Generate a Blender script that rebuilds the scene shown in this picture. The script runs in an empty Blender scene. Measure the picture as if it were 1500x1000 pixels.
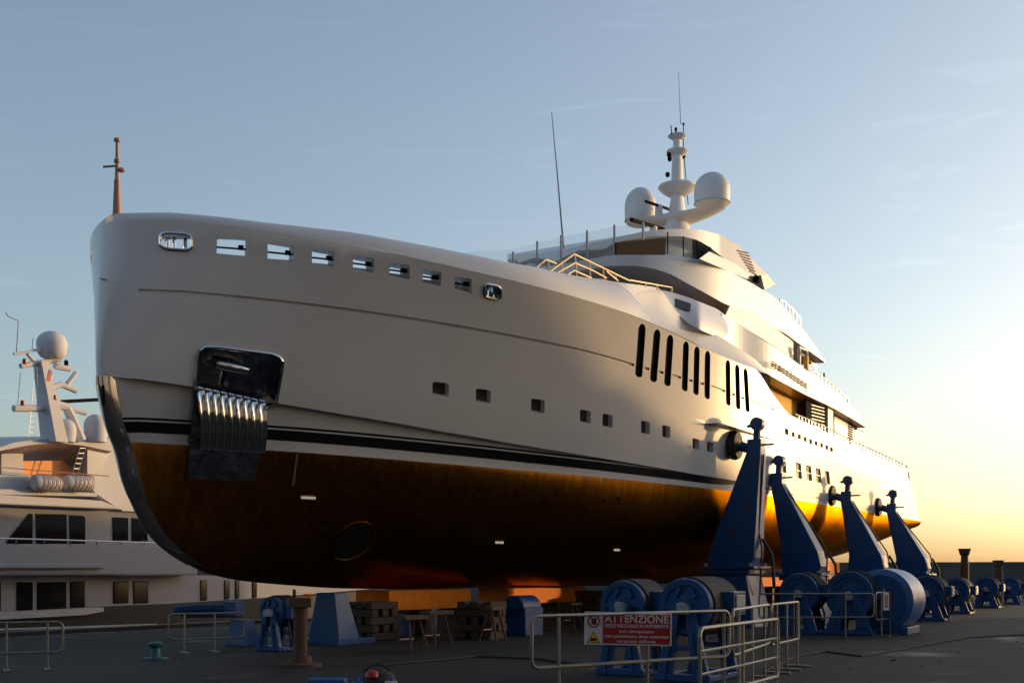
import bpy, bmesh, math, random
from mathutils import Vector, Matrix
from mathutils.geometry import delaunay_2d_cdt
random.seed(7)
PI = math.pi
sc = bpy.context.scene
COL = sc.collection
# ------------------------------------------------------------ camera, sky, sun
F, E0, XV = 1700.0, 1.5, 1760.0          # focal length in photo pixels, eye height, vanishing point of the ships
cam = bpy.data.cameras.new('camera'); camo = bpy.data.objects.new('camera', cam); COL.objects.link(camo)
camo.location = (0, 0, E0); camo.rotation_euler = (math.radians(90), 0, 0)
cam.sensor_width = 36; cam.lens = F / 1500 * 36; cam.shift_y = (842 - 500) / 1500
cam.clip_start = .1; cam.clip_end = 6000
sc.camera = camo
SUN_AZ, SUN_EL = math.radians(63), math.radians(4.2)      # azimuth from the view direction towards the right
w = bpy.data.worlds.new('World'); sc.world = w; w.use_nodes = True
nt = w.node_tree; nt.nodes.clear()
hs = nt.nodes.new('ShaderNodeHueSaturation'); hs.inputs['Saturation'].default_value = .84
wo = nt.nodes.new('ShaderNodeOutputWorld'); bg = nt.nodes.new('ShaderNodeBackground')
sky = nt.nodes.new('ShaderNodeTexSky'); sky.sky_type = 'NISHITA'; sky.sun_disc = False
sky.sun_elevation = SUN_EL; sky.sun_rotation = SUN_AZ
sky.air_density = .85; sky.dust_density = 2.3; sky.ozone_density = 1.8
bg.inputs['Strength'].default_value = 0.15

# thin high cloud wisps
wtc = nt.nodes.new('ShaderNodeTexCoord'); wmp = nt.nodes.new('ShaderNodeMapping'); wmp.inputs['Scale'].default_value = (2.2, 2.2, 14); wmp.inputs['Rotation'].default_value = (.05, .12, 0)
wn_ = nt.nodes.new('ShaderNodeTexNoise'); wn_.inputs['Scale'].default_value = 3.2; wn_.inputs['Detail'].default_value = 8; wn_.inputs['Roughness'].default_value = .6; wn_.inputs['Distortion'].default_value = .8
wr = nt.nodes.new('ShaderNodeMapRange'); wr.inputs['From Min'].default_value = .58; wr.inputs['From Max'].default_value = .85; wr.inputs['To Min'].default_value = 1.0; wr.inputs['To Max'].default_value = 1.16
wm = nt.nodes.new('ShaderNodeVectorMath'); wm.operation = 'SCALE'
nt.links.new(wtc.outputs['Generated'], wmp.inputs[0]); nt.links.new(wmp.outputs[0], wn_.inputs['Vector']); nt.links.new(wn_.outputs['Fac'], wr.inputs['Value'])
nt.links.new(sky.outputs[0], hs.inputs['Color']); wt = nt.nodes.new('ShaderNodeMixRGB'); wt.blend_type = 'MULTIPLY'; wt.inputs[0].default_value = 1; wt.inputs[2].default_value = (1.05, 1.0, .95, 1)
nt.links.new(hs.outputs[0], wt.inputs[1]); nt.links.new(wt.outputs[0], wm.inputs[0]); nt.links.new(wr.outputs[0], wm.inputs['Scale']); nt.links.new(wm.outputs[0], bg.inputs[0])
nt.links.new(bg.outputs[0], wo.inputs[0])
sun = bpy.data.lights.new('sun', 'SUN'); sun.energy = 1.15; sun.angle = math.radians(.6); sun.color = (1, .62, .25)
suno = bpy.data.objects.new('sun', sun); COL.objects.link(suno)
sd = Vector((math.sin(SUN_AZ) * math.cos(SUN_EL), math.cos(SUN_AZ) * math.cos(SUN_EL), math.sin(SUN_EL)))
suno.rotation_euler = sd.to_track_quat('Z', 'Y').to_euler(); suno.location = (60, 0, 40)
sc.view_settings.view_transform = 'Standard'; sc.view_settings.look = 'None'
sc.view_settings.exposure = 1.43; sc.view_settings.gamma = 1

# ------------------------------------------------------------ materials
MATS = {}
def mat(name, col, rough=.5, metal=0, coat=0, noise=0, nscale=4, bump=0, bscale=30, streak=None, spec=.5, trans=0, alpha=1, col2=None, rvar=0):
    m = bpy.data.materials.new(name); m.use_nodes = True
    t = m.node_tree; b = t.nodes['Principled BSDF']
    b.inputs['Base Color'].default_value = (*col, 1); b.inputs['Roughness'].default_value = rough
    b.inputs['Metallic'].default_value = metal; b.inputs['Coat Weight'].default_value = coat
    b.inputs['Coat Roughness'].default_value = .03
    b.inputs['Specular IOR Level'].default_value = spec
    if trans: b.inputs['Transmission Weight'].default_value = trans
    if alpha < 1: b.inputs['Alpha'].default_value = alpha
    tc = t.nodes.new('ShaderNodeTexCoord')
    mp = t.nodes.new('ShaderNodeMapping'); t.links.new(tc.outputs['Object'], mp.inputs[0])
    if streak: mp.inputs['Scale'].default_value = streak
    if noise or rvar:
        n = t.nodes.new('ShaderNodeTexNoise'); n.inputs['Scale'].default_value = nscale; n.inputs['Detail'].default_value = 6
        n.inputs['Roughness'].default_value = .65
        t.links.new(mp.outputs[0], n.inputs['Vector'])
        if noise:
            r = t.nodes.new('ShaderNodeValToRGB'); c2 = col2 or tuple(c * .45 for c in col)
            r.color_ramp.elements[0].position = .5 - .3 * noise; r.color_ramp.elements[1].position = .5 + .3 * noise if noise < 1 else .75
            r.color_ramp.elements[0].color = (*c2, 1); r.color_ramp.elements[1].color = (*col, 1)
            if noise < 1:
                r.color_ramp.elements[0].position = .3; r.color_ramp.elements[1].position = .7
                r.color_ramp.elements[0].color = (*[a * noise + b_ * (1 - noise) for a, b_ in zip(c2, col)], 1)
            t.links.new(n.outputs['Fac'], r.inputs[0]); t.links.new(r.outputs[0], b.inputs['Base Color'])
        if rvar:
            mr = t.nodes.new('ShaderNodeMapRange'); mr.inputs['To Min'].default_value = max(.02, rough - rvar); mr.inputs['To Max'].default_value = rough + rvar
            t.links.new(n.outputs['Fac'], mr.inputs['Value']); t.links.new(mr.outputs[0], b.inputs['Roughness'])
    if bump:
        n2 = t.nodes.new('ShaderNodeTexNoise'); n2.inputs['Scale'].default_value = bscale; n2.inputs['Detail'].default_value = 5
        t.links.new(tc.outputs['Object'], n2.inputs['Vector'])
        bp = t.nodes.new('ShaderNodeBump'); bp.inputs['Strength'].default_value = bump; bp.inputs['Distance'].default_value = .02
        t.links.new(n2.outputs['Fac'], bp.inputs['Height']); t.links.new(bp.outputs[0], b.inputs['Normal'])
    MATS[name] = m
    return m
WHITE = mat('white_yacht_paint', (.68, .66, .66), .26, coat=.3, noise=.12, nscale=.5, bump=.05, bscale=.9)
WHITE2 = mat('white_gelcoat', (.66, .65, .65), .45, coat=.05)
def _edge(m, c): m.node_tree.nodes['Principled BSDF'].inputs['Specular Tint'].default_value = (*c, 1); return m
ANTI = mat('copper_antifouling', (.27, .120, .024), .32, metal=1, noise=.75, nscale=2.2, streak=(3, 3, .5), bump=.10, bscale=9, col2=(.11, .040, .006), rvar=.10)
_edge(ANTI, (1, .62, .26))
BLACK = mat('black_boot_stripe', (.008, .008, .009), .2, coat=.5)
CHROME = mat('polished_steel', (.72, .70, .68), .08, metal=1, bump=.06, bscale=3)
DCHROME = mat('blotched_reflection_steel', (.62, .62, .66), .10, metal=1, bump=1.0, bscale=5, noise=1, nscale=3.5, col2=(.05, .05, .06))  # colour blotches imitate patchy reflections in the steel
GLASSD = mat('dark_window_glass', (.008, .008, .009), .08, coat=.2, spec=.35)
GLASSP = mat('tinted_port_glass', (.07, .05, .048), .2, coat=.25)
GLASSC = mat('clear_balustrade_glass', (.75, .82, .82), .02, alpha=.22)
GREYG = mat('grey_windbreak', (.25, .25, .24), .15, coat=.5)
STEEL = mat('brushed_steel_rail', (.55, .53, .50), .25, metal=1)
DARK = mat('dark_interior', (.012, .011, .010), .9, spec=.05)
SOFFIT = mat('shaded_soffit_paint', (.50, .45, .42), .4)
WARMCEIL = mat('sunlit_orange_ceiling', (.62, .28, .09), .3, coat=.3, noise=.6, nscale=3, streak=(.3, 8, 1))  # orange of sunlight on the ceiling put into a streaked colour
YEL = mat('golden_glow_panel', (.85, .50, .10), .7, spec=.15)  # golden glow of the side deck put into the colour
BLUE = mat('blue_machine_paint', (.009, .066, .215), .45, noise=.6, nscale=3, bump=.08, bscale=14, col2=(.008, .045, .12), rvar=.12, spec=.3)
BLUE2 = mat('bright_blue_cover', (.02, .12, .36), .38, noise=.5, nscale=1.5, bump=.05, rvar=.1)
def wear(m, col, scale=5, lo=.60, hi=.66):
    t = m.node_tree; b = t.nodes['Principled BSDF']; tc = t.nodes.new('ShaderNodeTexCoord'); n = t.nodes.new('ShaderNodeTexNoise'); n.inputs['Scale'].default_value = scale; n.inputs['Detail'].default_value = 9; n.inputs['Roughness'].default_value = .7
    t.links.new(tc.outputs['Object'], n.inputs['Vector']); mr = t.nodes.new('ShaderNodeMapRange'); mr.inputs['From Min'].default_value = lo; mr.inputs['From Max'].default_value = hi; t.links.new(n.outputs['Fac'], mr.inputs['Value'])
    mx = t.nodes.new('ShaderNodeMixRGB'); lk = b.inputs['Base Color'].links
    if lk: t.links.new(lk[0].from_socket, mx.inputs[1])
    else: mx.inputs[1].default_value = b.inputs['Base Color'].default_value
    mx.inputs[2].default_value = (*col, 1); t.links.new(mr.outputs[0], mx.inputs[0]); t.links.new(mx.outputs[0], b.inputs['Base Color'])
wear(BLUE, (.10, .04, .02), 4.5); wear(BLUE2, (.12, .06, .03), 3)
TYRE = mat('black_rubber', (.012, .012, .012), .75, noise=.6, nscale=12, bump=.3, bscale=40, col2=(.03, .028, .026))
RUST = mat('rusty_iron', (.11, .05, .028), .8, noise=1, nscale=7, bump=.4, bscale=25, col2=(.05, .03, .02))
GALV_ = 0
GALV = mat('galvanised_tube', (.24, .23, .21), .45, metal=.8, noise=.5, nscale=14, rvar=.12)
ORANGE = mat('orange_girder_paint', (.85, .22, .015), .65, noise=.5, nscale=3, bump=.1, spec=.1)
GREY = mat('grey_cabinet_paint', (.30, .31, .33), .45, noise=.5, nscale=4)
RED = mat('red_lamp', (.35, .01, .012), .35)
TEAL = mat('teal_bollard_paint', (.02, .14, .16), .5, noise=.7, nscale=8, bump=.2)
SIGNR = mat('sign_red', (.33, .01, .02), .4)
SIGNW = mat('sign_white', (.62, .60, .62), .4)
SIGNY = mat('sign_yellow', (.65, .50, .03), .4)
BRONZE = mat('bronze_mast_paint', (.35, .20, .14), .45)
ALU = mat('aluminium_anode', (.7, .68, .64), .3, metal=.9)

# ------------------------------------------------------------ mesh helpers
class MB:
    def __init__(s): s.v = []; s.f = []; s.m = []; s.sm = []; s.mats = []
    def mi(s, m):
        if m not in s.mats: s.mats.append(m)
        return s.mats.index(m)
    def add(s, vs, fs, m, smooth=False):
        o = len(s.v); s.v += [tuple(x) for x in vs]; k = s.mi(m)
        for f in fs: s.f.append(tuple(o + i for i in f)); s.m.append(k); s.sm.append(smooth)
        return s
    def box(s, c, d, m, rz=0, M=None):
        x, y, z = d[0] / 2, d[1] / 2, d[2] / 2
        vs = [Vector((a * x, b * y, e * z)) for a in (-1, 1) for b in (-1, 1) for e in (-1, 1)]
        R = M or Matrix.Rotation(rz, 3, 'Z')
        vs = [R @ p + Vector(c) for p in vs]
        return s.add(vs, [(0, 1, 3, 2), (4, 6, 7, 5), (0, 4, 5, 1), (2, 3, 7, 6), (0, 2, 6, 4), (1, 5, 7, 3)], m)
    def frus(s, c0, d0, c1, d1, m, rz=0):
        R = Matrix.Rotation(rz, 3, 'Z'); vs = []
        for c, d in ((c0, d0), (c1, d1)):
            for a, b in ((-1, -1), (1, -1), (1, 1), (-1, 1)):
                vs.append(R @ Vector((a * d[0] / 2, b * d[1] / 2, 0)) + Vector(c))
        return s.add(vs, [(3, 2, 1, 0), (4, 5, 6, 7), (0, 1, 5, 4), (1, 2, 6, 5), (2, 3, 7, 6), (3, 0, 4, 7)], m)
    def tube(s, pts, r, m, n=8, cap=True):
        pts = [Vector(p) for p in pts]; rs = r if isinstance(r, (list, tuple)) else [r] * len(pts); vs = []
        up = None
        for i, p in enumerate(pts):
            if i == 0: d = pts[1] - p
            elif i == len(pts) - 1: d = p - pts[-2]
            else: d = (pts[i + 1] - p).normalized() + (p - pts[i - 1]).normalized()
            d.normalize()
            if up is None: up = d.orthogonal().normalized()
            up = (up - d * up.dot(d))
            up = up.normalized() if up.length > 1e-6 else d.orthogonal().normalized()
            q = d.cross(up)
            for k in range(n):
                a = 2 * PI * k / n; vs.append(p + (up * math.cos(a) + q * math.sin(a)) * rs[i])
        fs = []
        for i in range(len(pts) - 1):
            for k in range(n): fs.append((i * n + k, i * n + (k + 1) % n, (i + 1) * n + (k + 1) % n, (i + 1) * n + k))
        s.add(vs, fs, m, True)
        if cap:
            o = len(s.v) - len(vs); k_ = s.mi(m)
            s.f.append(tuple(o + k for k in range(n))[::-1]); s.m.append(k_); s.sm.append(False)
            s.f.append(tuple(o + (len(pts) - 1) * n + k for k in range(n))); s.m.append(k_); s.sm.append(False)
        return s
    def lathe(s, base, axis, prof, m, n=24, smooth=True):
        ax = Vector(axis).normalized(); u = ax.orthogonal().normalized(); q = ax.cross(u); b = Vector(base); vs = []
        for h, r in prof:
            for k in range(n):
                a = 2 * PI * k / n; vs.append(b + ax * h + (u * math.cos(a) + q * math.sin(a)) * max(r, .0005))
        fs = [(i * n + k, i * n + (k + 1) % n, (i + 1) * n + (k + 1) % n, (i + 1) * n + k) for i in range(len(prof) - 1) for k in range(n)]
        fs += [tuple(range(n))[::-1], tuple((len(prof) - 1) * n + k for k in range(n))]
        return s.add(vs, fs, m, smooth)
    def grid(s, rows, m, smooth=True, mats=None):
        nr, nc = len(rows), len(rows[0]); o = len(s.v)
        s.v += [tuple(p) for r in rows for p in r]
        for i in range(nr - 1):
            k = s.mi(mats[i] if mats else m)
            for j in range(nc - 1):
                s.f.append((o + i * nc + j, o + i * nc + j + 1, o + (i + 1) * nc + j + 1, o + (i + 1) * nc + j)); s.m.append(k); s.sm.append(smooth)
        return s
    def prism(s, poly, off, m, smooth=False):
        n = len(poly); a = [Vector(p) for p in poly]; b = [p + Vector(off) for p in a]
        return s.add(a + b, [tuple(range(n)), tuple(range(2 * n - 1, n - 1, -1))] + [(i, n + i, n + (i + 1) % n, (i + 1) % n) for i in range(n)], m, smooth)
    def build(s, name, parent=None, normals=None, bevel=0, label=None):
        if normals is not None:
            for k, f in enumerate(s.f):
                p = [Vector(s.v[i]) for i in f]; fn = Vector((0, 0, 0))
                for i in range(len(p)):
                    a, b = p[i], p[(i + 1) % len(p)]; fn += Vector(((a.y - b.y) * (a.z + b.z), (a.z - b.z) * (a.x + b.x), (a.x - b.x) * (a.y + b.y)))
                if fn.dot(sum((Vector(normals[i]) for i in f), Vector())) < 0: s.f[k] = tuple(f[::-1])
        me = bpy.data.meshes.new(name); me.from_pydata(s.v, [], s.f)
        for m in s.mats: me.materials.append(m)
        me.polygons.foreach_set('material_index', s.m); me.polygons.foreach_set('use_smooth', s.sm); me.update()
        if normals is None:
            bm = bmesh.new(); bm.from_mesh(me); bmesh.ops.recalc_face_normals(bm, faces=bm.faces); bm.to_mesh(me); bm.free()
            if any(s.sm): me.set_sharp_from_angle(angle=math.radians(40))
        else: me.normals_split_custom_set_from_vertices(normals)
        o = bpy.data.objects.new(name, me); COL.objects.link(o)
        if parent: o.parent = parent
        if bevel:
            b = o.modifiers.new('bevel', 'BEVEL'); b.width = bevel; b.segments = 2; b.limit_method = 'ANGLE'; b.angle_limit = math.radians(35)
        if label: o['label'] = label
        return o
def tag(o, label=None, cat=None, group=None, kind=None):
    if label: o['label'] = label
    if cat: o['category'] = cat
    if group: o['group'] = group
    if kind: o['kind'] = kind
    return o
def empty(name, loc=(0, 0, 0), rz=0, parent=None):
    o = bpy.data.objects.new(name, None); COL.objects.link(o); o.location = loc; o.rotation_euler = (0, 0, rz); o.empty_display_size = .3
    if parent: o.parent = parent
    return o
KIDS = {}
def copy_tree(o, parent=None):
    c = o.copy(); COL.objects.link(c)
    if parent: c.parent = parent
    for ch in [x for x in COL.objects if x.parent == o]: copy_tree(ch, c)
    return c
def interp(tab, x):
    if x <= tab[0][0]: return tab[0][1] + (x - tab[0][0]) * (tab[1][1] - tab[0][1]) / (tab[1][0] - tab[0][0])
    if x >= tab[-1][0]: return tab[-1][1] + (x - tab[-1][0]) * (tab[-1][1] - tab[-2][1]) / (tab[-1][0] - tab[-2][0])
    for a, b in zip(tab, tab[1:]):
        if x <= b[0]: return a[1] + (b[1] - a[1]) * (x - a[0]) / (b[0] - a[0])
def smooth_tab(tab):          # monotone cubic through the table, resampled finely
    xs = [a for a, _ in tab]; ys = [b for _, b in tab]; n = len(xs)
    d = [(ys[i + 1] - ys[i]) / (xs[i + 1] - xs[i]) for i in range(n - 1)]
    m = [d[0]] + [(0 if d[i - 1] * d[i] <= 0 else 2 * d[i - 1] * d[i] / (d[i - 1] + d[i])) for i in range(1, n - 1)] + [d[-1]]
    out = []
    for i in range(n - 1):
        hh = xs[i + 1] - xs[i]
        for k in range(8):
            u = k / 8; out.append((xs[i] + u * hh, (2 * u**3 - 3 * u**2 + 1) * ys[i] + (u**3 - 2 * u**2 + u) * hh * m[i] + (-2 * u**3 + 3 * u**2) * ys[i + 1] + (u**3 - u**2) * hh * m[i + 1]))
    return out + [(xs[-1], ys[-1])]
def sstep(a, b, x):
    u = max(0, min(1, (x - a) / (b - a))); return u * u * (3 - 2 * u)

# ------------------------------------------------------------ ship frame: s aft, t to port, z up
TH = math.atan((XV - 750) / F); SN, CS = math.sin(TH), math.cos(TH)
OY = F * 2.5 / 197; OX = (165 - 750) * OY / F
def by_t(px, py, t):
    dx = (px - 750) / F; Y = (t + OX * CS - OY * SN) / (dx * CS - SN); X = dx * Y
    return (X - OX) * SN + (Y - OY) * CS, E0 + (842 - py) * Y / F
def px_of(s, t):
    X = OX + s * SN + t * CS; Y = OY + s * CS - t * SN
    return 750 + F * X / Y, Y
def W(px, py, Y): return Vector(((px - 750) * Y / F, Y, E0 + (842 - py) * Y / F))
def G(px, py):
    Y = F * E0 / (py - 842); return Vector(((px - 750) * Y / F, Y, 0))
def L(s, t, z): return (s, -t, z)         # ship coordinates -> local coordinates of the yacht root
def T(px, py, t):
    s, z = by_t(px, py, t); return L(s, t, z)
def world_of(s, t, z): return Vector((OX + s * SN + t * CS, OY + s * CS - t * SN, z))

# ============================================================ SETTING
TH0 = -(PI / 2 - TH)
def asphalt():
    m = bpy.data.materials.new('worn_quay_asphalt'); m.use_nodes = True; t = m.node_tree; b = t.nodes['Principled BSDF']
    tc = t.nodes.new('ShaderNodeTexCoord')
    def N(sca, det=6, vec=None, dist=0):
        n = t.nodes.new('ShaderNodeTexNoise'); n.inputs['Scale'].default_value = sca; n.inputs['Detail'].default_value = det; n.inputs['Distortion'].default_value = dist
        t.links.new(vec or tc.outputs['Object'], n.inputs['Vector']); return n
    a = N(.35, 8, dist=.6); c = N(60, 4); st = t.nodes.new('ShaderNodeMapping'); st.inputs['Scale'].default_value = (.12, 1.6, 1); st.inputs['Rotation'].default_value = (0, 0, -.25)
    t.links.new(tc.outputs['Object'], st.inputs[0]); e = N(1.1, 5, st.outputs[0])
    r = t.nodes.new('ShaderNodeValToRGB'); r.color_ramp.elements[0].position = .35; r.color_ramp.elements[1].position = .68
    r.color_ramp.elements[0].color = (.016, .0155, .015, 1); r.color_ramp.elements[1].color = (.038, .037, .036, 1)
    mx = t.nodes.new('ShaderNodeMix'); mx.data_type = 'FLOAT'; mx.inputs[0].default_value = .5
    t.links.new(a.outputs['Fac'], mx.inputs[2]); t.links.new(e.outputs['Fac'], mx.inputs[3]); t.links.new(mx.outputs[0], r.inputs[0])
    m2 = t.nodes.new('ShaderNodeMixRGB'); m2.blend_type = 'MULTIPLY'; m2.inputs[0].default_value = .6
    t.links.new(r.outputs[0], m2.inputs[1]); r2 = t.nodes.new('ShaderNodeValToRGB'); r2.color_ramp.elements[0].color = (.5, .5, .5, 1); r2.color_ramp.elements[1].color = (1.3, 1.3, 1.3, 1)
    r2.color_ramp.elements[0].position = .35; r2.color_ramp.elements[1].position = .65
    t.links.new(c.outputs['Fac'], r2.inputs[0]); t.links.new(r2.outputs[0], m2.inputs[2]); t.links.new(m2.outputs[0], b.inputs['Base Color'])
    bk = t.nodes.new('ShaderNodeTexBrick'); bk.inputs['Scale'].default_value = 1; bk.inputs['Brick Width'].default_value = 6; bk.inputs['Row Height'].default_value = 4; bk.inputs['Mortar Size'].default_value = .03; bk.offset = 0
    bk.inputs['Color1'].default_value = (1, 1, 1, 1); bk.inputs['Color2'].default_value = (.72, .72, .72, 1); bk.inputs['Mortar'].default_value = (.25, .25, .25, 1)
    bm_ = t.nodes.new('ShaderNodeMapping'); bm_.inputs['Rotation'].default_value = (0, 0, TH0); t.links.new(tc.outputs['Object'], bm_.inputs[0]); t.links.new(bm_.outputs[0], bk.inputs['Vector'])
    m3 = t.nodes.new('ShaderNodeMixRGB'); m3.blend_type = 'MULTIPLY'; m3.inputs[0].default_value = 1; t.links.new(m2.outputs[0], m3.inputs[1]); t.links.new(bk.outputs['Color'], m3.inputs[2])
    oil = N(.22, 3, dist=1.2); om = t.nodes.new('ShaderNodeMapRange'); om.inputs['From Min'].default_value = .60; om.inputs['From Max'].default_value = .68; om.inputs['To Min'].default_value = .82; om.inputs['To Max'].default_value = .5
    t.links.new(oil.outputs['Fac'], om.inputs['Value']); t.links.new(om.outputs[0], b.inputs['Roughness']); t.links.new(m3.outputs[0], b.inputs['Base Color'])
    b.inputs['Specular IOR Level'].default_value = .3
    bp = t.nodes.new('ShaderNodeBump'); bp.inputs['Strength'].default_value = .5; bp.inputs['Distance'].default_value = .01
    t.links.new(c.outputs['Fac'], bp.inputs['Height']); t.links.new(bp.outputs[0], b.inputs['Normal'])
    return m
ASPH = asphalt()
CONC = mat('quay_concrete', (.16, .155, .15), .8, noise=.8, nscale=1.2, bump=.3, bscale=12)
WATERM = mat('harbour_water', (.012, .02, .028), .12, bump=.6, bscale=1.4)
TEDGE = -8.2
def wl(s, t, z): return world_of(s, t, z)
g = MB(); g.add([wl(-400, TEDGE, 0), wl(-400, 900, 0), wl(1600, 900, 0), wl(1600, TEDGE, 0)], [(0, 1, 2, 3)], ASPH)
tag(g.build('ground'), kind='structure')
g = MB(); g.add([wl(-400, TEDGE, -.02), wl(900, TEDGE, -.02), wl(900, TEDGE, -4), wl(-400, TEDGE, -4)], [(0, 1, 2, 3)], CONC)
P0, P1 = wl(-200, TEDGE + .02, .05), wl(400, TEDGE + .02, .05)
g.prism([wl(-200, TEDGE - .05, -.35), wl(-200, TEDGE - .05, .10), wl(-200, TEDGE + .38, .10), wl(-200, TEDGE + .38, .003)], wl(400, 0, 0) - wl(-200, 0, 0), CONC)
tag(g.build('quay_edge'), kind='structure')
g = MB(); g.add([(-3000, -500, -1.0), (3000, -500, -1.0), (3000, 4500, -1.0), (-3000, 4500, -1.0)], [(0, 1, 2, 3)], WATERM)
tag(g.build('water'), kind='structure')
# ============================================================ MAIN YACHT
yacht = empty('motor_yacht', (OX, OY, 0), PI / 2 - TH)
tag(yacht, 'huge white motor yacht hauled out on the quay with copper coloured bottom paint', 'yacht')
tWL = smooth_tab([(0, 0), (.6, .42), (2.5, 1.36), (3.8, 1.95), (6.6, 2.85), (9, 3.52), (11.8, 4.25), (15.6, 4.97), (18, 5.33), (20.3, 5.57), (24.5, 5.82), (29, 5.97), (34, 6.07), (41.8, 6.2)])
S0 = smooth_tab([(1.0, 2.5), (4, 0), (4.55, -.22), (5.18, -.35), (6.44, -.26), (7.87, -.10), (8.5, -.08)])
ZC = 7.8
def tc0(q):
    u = max(0, min(1, q / 14)); return (5.9 + .2 * sstep(12, 28, q)) * (1 - (1 - u) ** 2.4) ** .68
def hull_t(s, z):
    q = max(0, s - interp(S0, z)); zt = max(0, (z - 4) / (ZC - 4)); Fz = min(1, zt * (.8 + .2 * zt))
    a = interp(tWL, q) if q < 41 else 6.2
    return a + (tc0(q) - a) * Fz
def hull_sz(px, py):
    s, z = 8.0, 6.5
    for i in range(120):
        t = hull_t(s, z); s2, z2 = by_t(px, py, t); s += .35 * (s2 - s); z += .35 * (z2 - z)
    return s, z
def hull_P(s, z, off=0):
    t = hull_t(s, z)
    if off:
        n = hull_N(s, z); return (s + n[0] * off, -t + n[1] * off, z + n[2] * off)
    return (s, -t, z)
def hull_N(s, z):
    e = .04; q0 = interp(S0, z); sa = s - e; sb = s + e
    a = Vector((sa, -hull_t(sa, z), z)) if sa > q0 else Vector((2 * q0 - sa, hull_t(2 * q0 - sa, z), z)); b = Vector((sb, -hull_t(sb, z), z))
    c = Vector((s, -hull_t(s, z - e), z - e)); d = Vector((s, -hull_t(s, z + e), z + e))
    n = (b - a).cross(d - c)
    n.normalize()
    return n
# curves on the side, traced as image polylines and put on the surface
K1px = [(134, 425), (200, 425), (260, 427), (340, 434.4), (440, 445), (540, 458), (640, 473), (720, 487), (800, 502), (860, 515), (936, 536.8), (972, 546), (1044, 566), (1099, 587), (1134, 600)]
K2px = [(146, 548), (180, 552), (288, 567), (394, 589), (480, 603.6), (640, 631), (720, 645), (800, 658.4), (880, 671.5), (988, 690), (1073, 704), (1113, 713), (1180, 730), (1352, 757)]
C0px = [(150, 318), (250, 322), (400, 340), (520, 360), (620, 381), (700, 399), (760, 413), (860, 440), (920, 459), (984, 486), (1034, 511), (1104, 541), (1128, 549), (1146, 583), (1164, 610), (1217, 635), (1260, 660), (1296, 679), (1332, 702)]
def curve(pxs): return [hull_sz(*p) for p in pxs]
C0 = curve(C0px); C0[0] = (-.3, C0[1][1] + .0); K1 = curve(K1px); K1[0] = (-.3, K1[1][1] + .01); K2 = curve(K2px); K2[0] = (-.3, K2[1][1] + .05)
WLc = [(-.1, 4.0), (41.8, 4.0)]
def zC0(s): return interp(C0, s)
def s_end(z): return 41.3 + (z - 4) / (C0[-1][1] - 4) * (C0[-1][0] - 41.3)
print('C0', [(round(a, 2), round(b, 2)) for a, b in C0]); print('K1', [(round(a, 2), round(b, 2)) for a, b in K1]); print('K2', [(round(a, 2), round(b, 2)) for a, b in K2])

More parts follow.
